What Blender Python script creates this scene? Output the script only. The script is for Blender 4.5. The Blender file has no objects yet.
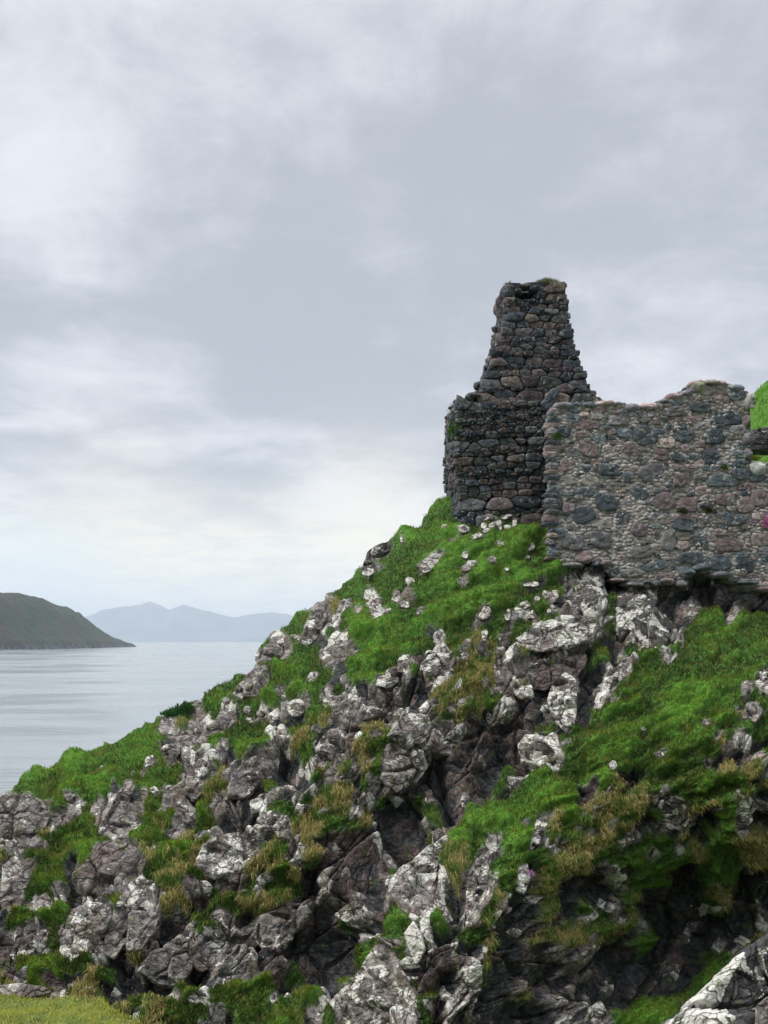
import bpy, math, random
import numpy as np
random.seed(7)
rng = np.random.default_rng(11)
scene = bpy.context.scene
COL = scene.collection
F = 850.0; CX = 384.0; HY = 641.0          # focal length in px, optical axis column, horizon row
SEA = -14.0
def at(px, py, Y):
    px = np.asarray(px, float); py = np.asarray(py, float); Y = np.asarray(Y, float)
    return np.stack(np.broadcast_arrays((px-CX)/F*Y, Y, (HY-py)/F*Y), -1)

# ------------------------------------------------------------------ noise
def _h(i, j, k, s=0):
    n = (i.astype(np.int64)*374761393 + j.astype(np.int64)*668265263 + k.astype(np.int64)*2147483647 + s*974634777) & 0xffffffff
    n = ((n ^ (n >> 13))*1274126177) & 0xffffffff
    n = ((n ^ (n >> 16))*2246822519) & 0xffffffff
    n = n ^ (n >> 15)
    return (n & 0xffffff)/float(0xffffff)
def vnoise(x, y, z=0.0, s=0):
    x, y, z = np.broadcast_arrays(np.asarray(x, float), np.asarray(y, float), np.asarray(z, float))
    xi, yi, zi = np.floor(x), np.floor(y), np.floor(z)
    fx, fy, fz = x-xi, y-yi, z-zi
    fx, fy, fz = [f*f*(3-2*f) for f in (fx, fy, fz)]
    r = 0
    for a in (0, 1):
        for b in (0, 1):
            for c in (0, 1):
                r = r + _h(xi+a, yi+b, zi+c, s)*(fx if a else 1-fx)*(fy if b else 1-fy)*(fz if c else 1-fz)
    return r*2-1
def fbm(x, y, z=0.0, o=4, s=0):
    r = 0; a = 1.0; t = 0
    for k in range(o):
        r = r + a*vnoise(np.asarray(x)*2**k, np.asarray(y)*2**k, np.asarray(z)*2**k, s+k*17); t += a; a *= .5
    return r/t
def sstep(a, b, x):
    t = np.clip((x-a)/(b-a), 0, 1); return t*t*(3-2*t)
def voronoi2(u, v, s=0, jit=.85):
    """F1, F2 and the site (su,sv) and hash ids of the nearest cell in a unit jittered grid"""
    iu, iv = np.floor(u), np.floor(v)
    d1 = np.full(u.shape, 9e9); d2 = d1.copy(); su = u.copy(); sv = v.copy(); a = iu.copy(); b = iv.copy()
    z = np.zeros_like(iu)
    for i in (-1, 0, 1):
        for j in (-1, 0, 1):
            ci, cj = iu+i, iv+j
            x = ci+.5+jit*(_h(ci, cj, z, s)-.5); y = cj+.5+jit*(_h(ci, cj, z, s+1)-.5)
            d = np.hypot(u-x, v-y)
            m = d < d1
            d2 = np.where(m, d1, np.minimum(d2, d))
            su = np.where(m, x, su); sv = np.where(m, y, sv); a = np.where(m, ci, a); b = np.where(m, cj, b)
            d1 = np.where(m, d, d1)
    return d1, d2, su, sv, a, b
def facet3(P, size, s=0):
    """blocky displacement: random tilt plane per 3-D cell, groove between cells"""
    Q = P/size; I = np.floor(Q)
    d1 = np.full(len(P), 9e9); d2 = d1.copy(); S = Q.copy(); C = I.copy()
    for i in (-1, 0, 1):
        for j in (-1, 0, 1):
            for k in (-1, 0, 1):
                c = I+np.array([i, j, k])
                x = c+.5+.85*(np.stack([_h(c[:, 0], c[:, 1], c[:, 2], s+q) for q in range(3)], 1)-.5)
                d = np.linalg.norm(Q-x, axis=1); m = d < d1
                d2 = np.where(m, d1, np.minimum(d2, d)); S[m] = x[m]; C[m] = c[m]; d1 = np.where(m, d, d1)
    g = np.stack([_h(C[:, 0], C[:, 1], C[:, 2], s+5+q)-.5 for q in range(3)], 1)
    off = _h(C[:, 0], C[:, 1], C[:, 2], s+9)-.5
    return (off*.8 + (g*(Q-S)).sum(1)*1.4 - .45*(1-sstep(0, .12, d2-d1)))*size

# ------------------------------------------------------------------ mesh + tagging helpers
def mk_mesh(name, V, Fc, mat=None, attrs=None, smooth=True, parent=None):
    V = np.asarray(V, np.float32).reshape(-1, 3)
    if not isinstance(Fc, list): Fc = [Fc]
    Fc = [np.asarray(f, np.int32) for f in Fc if len(f)]
    loops = np.concatenate([f.ravel() for f in Fc])
    tot = np.concatenate([np.full(len(f), f.shape[1], np.int32) for f in Fc])
    st = np.concatenate([[0], np.cumsum(tot)[:-1]]).astype(np.int32)
    me = bpy.data.meshes.new(name)
    me.vertices.add(len(V)); me.vertices.foreach_set('co', V.ravel())
    me.loops.add(len(loops)); me.loops.foreach_set('vertex_index', loops)
    me.polygons.add(len(tot)); me.polygons.foreach_set('loop_start', st)
    try: me.polygons.foreach_set('loop_total', tot)
    except Exception: pass
    me.update(calc_edges=True)
    me.polygons.foreach_set('use_smooth', np.full(len(tot), smooth))
    for k, a in (attrs or {}).items():
        a = np.asarray(a, np.float32); n = len(V)
        if a.ndim == 1 and a.size in (3, 4): a = np.tile(a[:3], (n, 1))
        at_ = me.color_attributes.new(k, 'FLOAT_COLOR', 'POINT')
        at_.data.foreach_set('color', np.concatenate([a[:, :3], np.ones((n, 1), np.float32)], 1).astype(np.float32).ravel())
    if mat: me.materials.append(mat)
    o = bpy.data.objects.new(name, me); COL.objects.link(o)
    if parent: o.parent = parent; o.matrix_parent_inverse = parent.matrix_world.inverted()
    return o
def grid_faces(nr, nc, wrap=False, off=0):
    r = np.arange(nr-1)[:, None]; c = np.arange(nc if wrap else nc-1)[None, :]
    a = r*nc+c; b = r*nc+(c+1) % nc
    return (np.stack([a, b, b+nc, a+nc], -1).reshape(-1, 4)+off).astype(np.int32)
def tag(o, label=None, cat=None, group=None, kind=None):
    if label: o['label'] = label
    if cat: o['category'] = cat
    if group: o['group'] = group
    if kind: o['kind'] = kind
    return o
def empty(name, loc):
    o = bpy.data.objects.new(name, None); COL.objects.link(o); o.location = loc
    bpy.context.view_layer.update(); return o

# ------------------------------------------------------------------ node helpers
class NT:
    def __init__(s, tree): s.t = tree; s.n = tree.nodes; s.l = tree.links
    def node(s, typ, **kw):
        n = s.n.new(typ)
        for k, v in kw.items(): setattr(n, k, v)
        return n
    def put(s, sock, v):
        if isinstance(v, bpy.types.NodeSocket): s.l.new(v, sock)
        elif v is not None:
            if isinstance(v, (tuple, list)) and len(v) == 3 and sock.type == 'RGBA': v = (*v, 1)
            sock.default_value = v
    def math(s, op, a, b=None, c=None, clamp=False):
        n = s.node('ShaderNodeMath', operation=op, use_clamp=clamp)
        for i, v in enumerate((a, b, c)): s.put(n.inputs[i], v)
        return n.outputs[0]
    def mix(s, f, a, b, blend='MIX'):
        n = s.node('ShaderNodeMix', data_type='RGBA', blend_type=blend)
        s.put(n.inputs[0], f); s.put(n.inputs[6], a); s.put(n.inputs[7], b); return n.outputs[2]
    def noise(s, vec, scale, detail=4, rough=.5, dist=0.0, dim='3D'):
        n = s.node('ShaderNodeTexNoise', noise_dimensions=dim)
        s.put(n.inputs['Vector'], vec); n.inputs['Scale'].default_value = scale; n.inputs['Detail'].default_value = detail
        n.inputs['Roughness'].default_value = rough; n.inputs['Distortion'].default_value = dist
        return n.outputs[0]
    def vor(s, vec, scale, feat='F1'):
        n = s.node('ShaderNodeTexVoronoi', feature=feat); s.put(n.inputs['Vector'], vec); n.inputs['Scale'].default_value = scale
        return n.outputs[0]
    def ramp(s, x, lo, hi):
        n = s.node('ShaderNodeMapRange', interpolation_type='SMOOTHSTEP')
        s.put(n.inputs[0], x); s.put(n.inputs[1], lo); s.put(n.inputs[2], hi); return n.outputs[0]
    def attr(s, name):
        n = s.node('ShaderNodeAttribute', attribute_name=name)
        q = s.node('ShaderNodeSeparateColor'); s.l.new(n.outputs['Color'], q.inputs[0])
        return n.outputs['Color'], q.outputs[0], q.outputs[1], q.outputs[2]
def new_mat(name):
    m = bpy.data.materials.new(name); m.use_nodes = True
    t = NT(m.node_tree); b = m.node_tree.nodes['Principled BSDF']
    return m, t, b
def pos(t):
    return t.node('ShaderNodeNewGeometry').outputs['Position']
def bump(t, b, h, strength=.5, dist=.02):
    n = t.node('ShaderNodeBump'); n.inputs['Strength'].default_value = strength; n.inputs['Distance'].default_value = dist
    t.put(n.inputs['Height'], h); t.l.new(n.outputs[0], b.inputs['Normal'])

def terrain_material():
    """A1 = (rockness, lichen amount, dark), A2 = (brown, dry, bright)"""
    m, t, b = new_mat('crag_and_turf')
    _, rock, lich, dark = t.attr('A1'); _, brown, dry, bright = t.attr('A2')
    P = pos(t)
    n1 = t.noise(P, 2.3, 6, .6); n2 = t.noise(P, 9, 6, .65); n3 = t.noise(P, 30, 4, .6); n4 = t.noise(P, 2.7, 7, .62, .6)
    # rock body
    base = t.mix(t.ramp(n2, .35, .65), (.10, .095, .10), (.40, .36, .33))
    base = t.mix(t.math('MULTIPLY', t.ramp(n1, .45, .62), .6), base, (.13, .095, .075))
    base = t.mix(t.math('MULTIPLY', t.ramp(t.noise(P, 1.1, 5, .6), .50, .60), .6), base, (.055, .05, .045))
    base = t.mix(t.math('MULTIPLY', brown, .8), base, t.mix(t.ramp(n2, .35, .65), (.045, .032, .034), (.15, .10, .088)))
    base = t.mix(t.math('MULTIPLY', dark, .92), base, t.mix(t.ramp(n2, .4, .7), (.010, .013, .017), (.05, .055, .06)))  # near-black tone: dark rock, and crevice shade painted in with it
    # pale lichen crust in patches and specks
    lm = t.math('ADD', t.math('MULTIPLY', n4, .86), t.math('MULTIPLY', n3, .14))
    thr = t.math('SUBTRACT', .67, t.math('MULTIPLY', lich, .19))
    lmask = t.ramp(lm, thr, t.math('ADD', thr, .022))
    lcol = t.mix(t.ramp(n3, .35, .65), (.47, .46, .42), (.72, .71, .65))
    lcol = t.mix(t.math('MULTIPLY', t.ramp(n1, .5, .7), .5), lcol, (.55, .47, .44))
    wv = t.node('ShaderNodeVectorMath', operation='ADD'); wn = t.node('ShaderNodeTexNoise'); t.put(wn.inputs['Vector'], P); wn.inputs['Scale'].default_value = 2.0; wn.inputs['Detail'].default_value = 5
    ws_ = t.node('ShaderNodeVectorMath', operation='SCALE'); t.l.new(wn.outputs['Color'], ws_.inputs[0]); ws_.inputs['Scale'].default_value = .55; t.l.new(P, wv.inputs[0]); t.l.new(ws_.outputs[0], wv.inputs[1])
    mpp = t.node('ShaderNodeMapping'); t.l.new(wv.outputs[0], mpp.inputs[0]); mpp.inputs['Rotation'].default_value = (0, math.radians(42), 0); mpp.inputs['Scale'].default_value = (.55, 1, 1.5)
    k1 = t.vor(mpp.outputs[0], 2.1, 'DISTANCE_TO_EDGE'); k2 = t.vor(mpp.outputs[0], 6.0, 'DISTANCE_TO_EDGE')
    crack = t.math('MULTIPLY', t.ramp(k1, .0, .035), t.math('ADD', .62, t.math('MULTIPLY', t.ramp(k2, .0, .06), .38)))
    rockc = t.mix(lmask, base, lcol)
    cmask = t.ramp(t.noise(P, 1.7, 3, .6), .44, .58)
    rockc = t.mix(t.math('MULTIPLY', t.math('SUBTRACT', 1.0, crack), t.math('ADD', .15, t.math('MULTIPLY', cmask, .7))), rockc, (.03, .03, .028))
    moss = t.math('MULTIPLY', t.ramp(t.noise(P, 3.4, 6, .7), .58, .64), .75)
    rockc = t.mix(moss, rockc, (.075, .10, .028))
    # soil and thatch under the blades
    g1 = t.mix(t.ramp(n2, .3, .7), (.018, .045, .010), (.06, .15, .022))
    g1 = t.mix(t.math('MULTIPLY', bright, .7), g1, t.mix(t.ramp(n2, .3, .7), (.05, .14, .015), (.12, .30, .03)))
    g1 = t.mix(t.math('MULTIPLY', dry, .85), g1, t.mix(t.ramp(n2, .3, .7), (.06, .06, .02), (.26, .21, .085)))
    col = t.mix(rock, g1, rockc)
    t.put(b.inputs['Base Color'], col)
    t.put(b.inputs['Roughness'], t.math('SUBTRACT', .95, t.math('MULTIPLY', dark, .25)))
    b.inputs['Specular IOR Level'].default_value = .25
    h = t.math('ADD', t.math('MULTIPLY', n2, .35), t.math('ADD', t.math('MULTIPLY', n3, .25), t.math('MULTIPLY', lmask, .06)))
    h = t.math('ADD', h, t.math('MULTIPLY', t.math('MULTIPLY', crack, rock), .8))
    bump(t, b, h, .9, .07)
    return m
M_TERR = terrain_material()

def masonry_material(name, lichen=.5):
    m, t, b = new_mat(name)
    c, r_, g_, b_ = t.attr('Col'); P = pos(t)
    n2 = t.noise(P, 8, 6, .65); n3 = t.noise(P, 35, 4, .6); n4 = t.noise(P, 6, 8, .72, .3)
    col = t.mix(t.ramp(n2, .3, .7), t.mix(1.0, c, (.6, .6, .63), 'MULTIPLY'), t.mix(1.0, c, (1.35, 1.33, 1.3), 'MULTIPLY'))
    thr = .62-.1*lichen
    lm = t.ramp(t.math('ADD', t.math('MULTIPLY', n4, .7), t.math('MULTIPLY', n3, .3)), thr, thr+.04)
    col = t.mix(t.math('MULTIPLY', lm, .8), col, (.42, .43, .40))
    t.put(b.inputs['Base Color'], col); b.inputs['Roughness'].default_value = .92; b.inputs['Specular IOR Level'].default_value = .25
    bump(t, b, t.math('ADD', n2, t.math('MULTIPLY', n3, .5)), .8, .04)
    return m
M_STONE = masonry_material('tower_stone', .6)
M_WSTONE = masonry_material('wall_stone', .75)
def mortar_material(name, c1, c2):
    m, t, b = new_mat(name); P = pos(t)
    n = t.noise(P, 11, 7, .7); n3 = t.noise(P, 40, 4, .6); n1 = t.noise(P, 1.3, 3, .5)
    col = t.mix(t.ramp(n, .35, .65), c1, c2)
    col = t.mix(t.math('MULTIPLY', t.ramp(n1, .45, .65), .5), col, (.50, .41, .40))
    col = t.mix(t.ramp(n3, .60, .66), col, (.5, .5, .47))
    t.put(b.inputs['Base Color'], col); b.inputs['Roughness'].default_value = .95
    bump(t, b, t.math('ADD', n, t.math('MULTIPLY', n3, .5)), 1, .07)
    return m
M_MORTAR = mortar_material('lime_mortar', (.26, .23, .235), (.72, .68, .66))
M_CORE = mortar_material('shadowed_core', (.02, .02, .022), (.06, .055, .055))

def leaf_material(name, trans=.35):
    m, t, b = new_mat(name)
    c, *_ = t.attr('Col')
    t.put(b.inputs['Base Color'], c); b.inputs['Roughness'].default_value = .7; b.inputs['Specular IOR Level'].default_value = .2
    tr = t.node('ShaderNodeBsdfTranslucent'); t.put(tr.inputs[0], c)
    mx = t.node('ShaderNodeMixShader'); mx.inputs[0].default_value = trans
    t.l.new(b.outputs[0], mx.inputs[1]); t.l.new(tr.outputs[0], mx.inputs[2])
    t.l.new(mx.outputs[0], m.node_tree.nodes['Material Output'].inputs[0])
    return m
M_LEAF = leaf_material('grass_blade')

# ------------------------------------------------------------------ the crag: map of what grows, shows or lies in shade where (16 px cells)
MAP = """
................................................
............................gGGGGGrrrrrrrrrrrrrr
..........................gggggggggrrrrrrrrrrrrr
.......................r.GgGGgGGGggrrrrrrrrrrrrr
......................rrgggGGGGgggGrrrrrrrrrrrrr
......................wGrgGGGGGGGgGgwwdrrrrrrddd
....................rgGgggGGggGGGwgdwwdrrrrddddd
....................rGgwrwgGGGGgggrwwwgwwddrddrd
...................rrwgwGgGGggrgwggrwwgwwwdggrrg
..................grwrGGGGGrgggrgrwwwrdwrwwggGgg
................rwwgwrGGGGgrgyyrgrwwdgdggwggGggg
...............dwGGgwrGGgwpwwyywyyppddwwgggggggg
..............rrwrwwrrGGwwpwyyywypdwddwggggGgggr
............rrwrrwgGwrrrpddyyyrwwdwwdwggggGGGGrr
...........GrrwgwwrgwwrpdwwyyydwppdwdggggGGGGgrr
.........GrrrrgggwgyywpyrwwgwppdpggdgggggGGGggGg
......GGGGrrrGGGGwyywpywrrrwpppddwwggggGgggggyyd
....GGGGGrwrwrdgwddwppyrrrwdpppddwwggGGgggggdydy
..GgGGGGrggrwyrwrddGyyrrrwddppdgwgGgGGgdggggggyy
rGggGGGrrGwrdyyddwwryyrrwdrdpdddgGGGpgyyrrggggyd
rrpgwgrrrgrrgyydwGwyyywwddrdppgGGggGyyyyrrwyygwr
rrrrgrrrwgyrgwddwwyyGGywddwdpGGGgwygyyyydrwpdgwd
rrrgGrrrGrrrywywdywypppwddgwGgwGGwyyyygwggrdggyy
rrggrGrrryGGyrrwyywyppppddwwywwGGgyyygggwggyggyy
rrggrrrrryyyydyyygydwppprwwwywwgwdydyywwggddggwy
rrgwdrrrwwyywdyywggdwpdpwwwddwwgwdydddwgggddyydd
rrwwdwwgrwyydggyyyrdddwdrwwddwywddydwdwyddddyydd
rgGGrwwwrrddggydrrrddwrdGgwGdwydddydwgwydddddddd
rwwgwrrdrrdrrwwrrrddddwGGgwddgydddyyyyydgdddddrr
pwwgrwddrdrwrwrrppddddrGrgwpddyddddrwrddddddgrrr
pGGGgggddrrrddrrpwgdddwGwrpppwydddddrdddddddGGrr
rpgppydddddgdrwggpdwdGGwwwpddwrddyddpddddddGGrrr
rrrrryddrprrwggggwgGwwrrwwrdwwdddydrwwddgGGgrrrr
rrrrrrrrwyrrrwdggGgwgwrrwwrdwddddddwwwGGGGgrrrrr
""".strip('\n').split('\n')
NR = len(MAP)
for i, r in enumerate(MAP): assert len(r) == 48, (i, len(r))
# class -> rock, lichen, dark, brown, dry, bright, height(m)
CLS = {'G': (0, 0, 0, 0, 0, 1, .10), 'g': (0, 0, 0, 0, .05, .3, .03), 'y': (0, 0, 0, 0, 1, .35, .07),  # g: darker green, partly painted shade, partly heather and bracken
       'w': (1, .95, .10, 0, 0, 0, .07), 'r': (1, .42, 0, 0, 0, 0, .04), 'p': (1, .04, .25, 1, 0, 0, -.04), 'd': (1, .02, .97, .2, 0, 0, -.29)}  # d: dark rock, with the shade of crevices and gully painted into its colour
grid = np.zeros((NR, 48), int); keys = list(CLS)
for j in range(NR):
    for i in range(48):
        ch = MAP[j][i]
        grid[j, i] = -1 if ch == '.' else keys.index(ch)
for i in range(48):                                     # cells above the skyline take the cell below
    for j in range(NR-2, -1, -1):
        if grid[j, i] < 0: grid[j, i] = grid[j+1, i]
CT = np.array([CLS[k] for k in keys], float)
def cls_at(px, py):
    i = np.clip(np.floor(px/16), 0, 47).astype(int); j = np.clip(np.floor((py-480)/16), 0, NR-1).astype(int)
    return grid[j, i]

SKY = np.array([(-240, 930), (-120, 858), (-60, 822), (0, 797), (30, 778), (60, 769), (90, 758), (120, 746), (150, 728), (180, 709), (200, 699), (225, 681), (250, 656), (265, 641),
       (290, 624), (310, 611), (330, 592), (350, 581), (370, 563), (385, 548), (400, 536), (420, 527), (430, 511), (440, 502), (452, 500), (500, 512), (548, 528),
       (600, 540), (700, 548), (860, 548)], float)
def skyline(px): return np.interp(px, SKY[:, 0], SKY[:, 1])
DP = np.array([  # px, py, distance Y
 (-240, 1110, 11.4), (-240, 1000, 12.6), (-240, 930, 13.6),
 (-80, 1110, 11.5), (0, 1050, 12.2), (150, 1050, 12.0), (300, 1060, 11.8), (450, 1060, 11.8), (600, 1060, 13.6), (700, 1060, 14.2), (860, 1060, 14.2),
 (-80, 950, 13.3), (0, 940, 13.7), (110, 930, 13.4), (220, 940, 13.5), (330, 960, 14.0), (400, 930, 13.2), (480, 900, 13.4), (560, 930, 14.6), (650, 930, 16.6), (750, 920, 16.8), (860, 900, 16.8),
 (-80, 860, 15.0), (30, 850, 15.2), (120, 860, 14.8), (230, 850, 14.8), (320, 830, 15.0), (400, 830, 15.8), (480, 830, 14.9), (560, 830, 15.1), (640, 840, 15.7), (760, 830, 15.8),
 (60, 800, 16.6), (150, 780, 16.6), (240, 770, 16.2), (330, 760, 16.2), (420, 750, 16.4), (500, 770, 16.5), (580, 760, 16.0), (680, 760, 16.0), (780, 760, 16.0),
 (200, 720, 17.8), (290, 690, 17.9), (380, 690, 17.3), (460, 690, 17.3), (560, 700, 17.3), (660, 700, 17.2), (780, 690, 17.2),
 (280, 645, 19.6), (350, 620, 19.6), (430, 620, 18.9), (520, 630, 18.7), (600, 630, 19.0), (700, 640, 19.1), (800, 640, 19.2),
 (370, 575, 21.2), (430, 560, 20.8), (500, 560, 20.5), (560, 575, 20.3), (650, 595, 20.4), (700, 590, 21.0), (768, 600, 21.0), (860, 600, 21.0),
 (430, 518, 22.6), (500, 515, 22.2), (560, 530, 22.0), (650, 545, 22.3), (760, 548, 22.6), (860, 548, 22.6)], float)
def tps_fit(xy, z, lam=.02):
    d = np.linalg.norm(xy[:, None]-xy[None], axis=2)
    K = np.where(d > 0, d*d*np.log(d+1e-9), 0)
    n = len(z); A = np.zeros((n+3, n+3)); A[:n, :n] = K+lam*np.eye(n); A[:n, n] = 1; A[:n, n+1:] = xy; A[n:, :n] = A[:n, n:].T
    return np.linalg.solve(A, np.concatenate([z, [0, 0, 0]]))
_xy = DP[:, :2]/100.0; _w = tps_fit(_xy, DP[:, 2])
def depth(px, py):
    sh = np.shape(px); p = np.stack([np.ravel(px), np.ravel(py)], 1)/100.0
    out = _w[-3]+p@_w[-2:]
    for k in range(len(_xy)):
        d2 = ((p-_xy[k])**2).sum(1); out = out+_w[k]*.5*d2*np.log(d2+1e-12)
    out = out.reshape(sh)
    e = np.maximum(py-skyline(px), 0)
    return out+.9*np.exp(-e/16.0)*sstep(470, 440, px)     # the crest rolls away from the eye
NC = 1130; NV = 640; NB = 60
cpx = np.linspace(-230, 850, NC)
t_ = np.linspace(0, 1, NV)[:, None]
PYG = 1110+(skyline(cpx)[None]-1110)*t_; PXG = np.broadcast_to(cpx, PYG.shape)
cs = np.linspace(-230, 850, 241); rs = np.linspace(0, 1, 161)[:, None]   # depth on a coarse lattice, then bilinear
pyc = 1110+(skyline(cs)[None]-1110)*rs
Dc = depth(np.broadcast_to(cs, pyc.shape), pyc)
Dr = np.stack([np.interp(cpx, cs, Dc[k]) for k in range(161)])
Dg = np.stack([np.interp(t_[:, 0], rs[:, 0], Dr[:, k]) for k in range(NC)], 1)
P0 = at(PXG, PYG, Dg)
# classes per small cell, blocky relief in three sizes, bedding leaning up to the right
wx = fbm(PXG/22, PYG/22, 0, 4, 3)*4; wy = fbm(PXG/22, PYG/22, 0, 4, 9)*4
ang = np.radians(52); ca, sa = math.cos(ang), math.sin(ang)
def bed(px, py):                                         # u across the bedding, v along it
    return px*sa+py*ca, (px*ca-py*sa)
bu, bv = bed(PXG+wx, PYG+wy)
def level(size, s, asp=1.35):
    d1, d2, su, sv, a, b = voronoi2(bu/size, bv/(size*asp), s)
    U, V = su*size, sv*size*asp
    z = np.zeros_like(a)
    ga, gb, of = _h(a, b, z, s+3)-.5, _h(a, b, z, s+4)-.5, _h(a, b, z, s+5)-.5
    tilt = (ga*.7+.45)*(bu/size-su)+gb*.7*(bv/(size*asp)-sv)     # slabs overlap like shingles
    return U, V, tilt, of, sstep(0, .11, d2-d1), _h(a, b, z, s+6)
U, V, tS, oS, cS, hS = level(8.6, 20, 1.3)
sx = U*sa+V*ca; sy = U*ca-V*sa                           # site back in px
cid = cls_at(sx+(hS-.5)*6, sy+(hS-.5)*-5)
hT = _h(np.round(U*7), np.round(V*7), np.zeros_like(U), 5)
K = {k: keys.index(k) for k in keys}; cid0 = cid.copy()
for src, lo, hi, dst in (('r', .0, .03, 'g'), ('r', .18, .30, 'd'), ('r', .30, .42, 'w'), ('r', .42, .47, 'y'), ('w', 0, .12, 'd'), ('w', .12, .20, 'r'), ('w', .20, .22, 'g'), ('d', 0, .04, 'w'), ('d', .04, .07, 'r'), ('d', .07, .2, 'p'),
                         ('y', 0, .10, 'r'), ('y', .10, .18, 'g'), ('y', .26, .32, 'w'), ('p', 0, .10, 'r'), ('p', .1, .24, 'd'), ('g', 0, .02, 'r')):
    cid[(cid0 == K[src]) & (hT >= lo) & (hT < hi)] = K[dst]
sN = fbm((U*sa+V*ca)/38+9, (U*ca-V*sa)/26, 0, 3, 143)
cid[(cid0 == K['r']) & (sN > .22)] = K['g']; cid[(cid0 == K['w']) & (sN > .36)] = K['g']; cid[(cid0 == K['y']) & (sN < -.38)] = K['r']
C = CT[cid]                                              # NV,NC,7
_, _, tM, oM, cM, hM = level(26, 60)
_, _, tL, oL, cL, hL = level(62, 90)
def blur(a, r):
    k = np.ones(2*r+1)/(2*r+1)
    for _ in range(2):
        p = np.pad(a, ((r, r), (0, 0)), 'edge'); c = np.cumsum(np.vstack([np.zeros((1, p.shape[1])), p]), 0); a = (c[2*r+1:]-c[:-2*r-1])/(2*r+1)
        p = np.pad(a, ((0, 0), (r, r)), 'edge'); c = np.cumsum(np.hstack([np.zeros((p.shape[0], 1)), p]), 1); a = (c[:, 2*r+1:]-c[:, :-2*r-1])/(2*r+1)
    return a
rock = C[..., 0]; rsm = blur(rock, 3)
H0 = CT[cid0][..., 6]; hgt = blur(H0, 9)*1.0+blur(H0, 2)*.5+(blur(C[..., 6], 2)-blur(H0, 2))*.25
hgt += rsm*(-tL*.32+oL*.15-.13*(1-cL) - tM*.20+oM*.10-.10*(1-cM)-tS*.07+oS*.035-.035*(1-cS))
hgt += rsm*.03*fbm(P0[..., 0]*7, P0[..., 1]*7, P0[..., 2]*7, 4, 31)
gr = 1-rsm
su_, sv_ = PXG*.94-PYG*.34, PXG*.34+PYG*.94
streak = fbm(su_/34+.3*wx, sv_/11, 0, 4, 43)
brt = np.clip(blur((cid0 == K['G'])*1.0, 7)*.62+.10+streak*1.15, 0, 1)  # green tone; its dark end is partly painted shade
hgt0 = gr*.22*streak
hgt += hgt0+gr*(.14*fbm(P0[..., 0]*1.1, P0[..., 1]*1.1, P0[..., 2]*1.4, 3, 41)+.10*vnoise(P0[..., 0]*3.3, P0[..., 1]*3.3, P0[..., 2]*4.5, 47)+.03*fbm(P0[..., 0]*9, P0[..., 1]*9, P0[..., 2]*9, 2, 45))
du = np.gradient(blur(P0[..., 0], 4), axis=1), np.gradient(blur(P0[..., 1], 4), axis=1), np.gradient(blur(P0[..., 2], 4), axis=1)
dv = np.gradient(blur(P0[..., 0], 4), axis=0), np.gradient(blur(P0[..., 1], 4), axis=0), np.gradient(blur(P0[..., 2], 4), axis=0)
DU = np.stack(du, -1); DV = np.stack(dv, -1)
N0 = np.cross(DU, DV); N0 /= np.linalg.norm(N0, axis=2, keepdims=True)
N0 *= -np.sign(N0[..., 1:2])                             # towards the camera side
fade = sstep(0, .02, t_)
P1 = P0+N0*(hgt*fade)[..., None]
# back of the crest: rolls over and falls to the sea (left), runs level behind the ruin (right)
s_ = (np.linspace(0, 1, NB+1)[1:])**1.6
top = P1[-1]; back = []
left = sstep(470, 400, cpx)
for s in s_:
    dy = s*26.0
    drop = left*(.25*dy+.055*dy*dy)+(1-left)*(.10*dy+.02*dy**2*sstep(8, 20, dy))
    z = np.maximum(top[:, 2]-drop+.3*fbm(top[:, 0]*.7, top[:, 1]*.7+dy*.7, 0, 4, 51)*min(1, s*6), SEA-2.0)
    back.append(np.stack([top[:, 0]*(1+.01*dy)+left*(-.06*dy), top[:, 1]+dy, z], -1))
back = np.array(back)
def gidx(px, py):
    c = np.clip(np.rint((np.asarray(px)-cpx[0])/(cpx[1]-cpx[0])), 0, NC-1).astype(int)
    s = skyline(cpx[c]); r = np.clip(np.rint((1110-np.asarray(py))/(1110-s)*(NV-1)), 0, NV-1).astype(int)
    return r, c

# ------------------------------------------------------------------ rocks that stand out of the slope
OCC = np.zeros((NV, NC), bool)
def in_poly(px, py, poly):
    r = np.zeros(px.shape, bool); n = len(poly)
    for i in range(n):
        x1, y1 = poly[i]; x2, y2 = poly[(i+1) % n]
        c = ((y1 > py) != (y2 > py)) & (px < (x2-x1)*(py-y1)/(y2-y1+1e-9)+x1)
        r ^= c
    return r
def star_radius(poly, c, th):
    n = len(poly); p = np.asarray(poly, float)-c; out = np.full(len(th), 0.0)
    d = np.stack([np.cos(th), np.sin(th)], 1)
    for i in range(n):
        a = p[i]; b = p[(i+1) % n]; e = b-a
        den = d[:, 0]*e[1]-d[:, 1]*e[0]
        with np.errstate(all='ignore'):
            tt = (a[0]*e[1]-a[1]*e[0])/den; uu = (a[0]*d[:, 1]-a[1]*d[:, 0])/den
        ok = (np.abs(den) > 1e-9) & (tt > 0) & (uu >= -1e-6) & (uu <= 1+1e-6)
        out = np.where(ok, np.maximum(out, tt), out)
    if (out <= 0).any(): out = np.where(out <= 0, np.median(out[out > 0]), out)
    return out
rock_n = [0]
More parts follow.
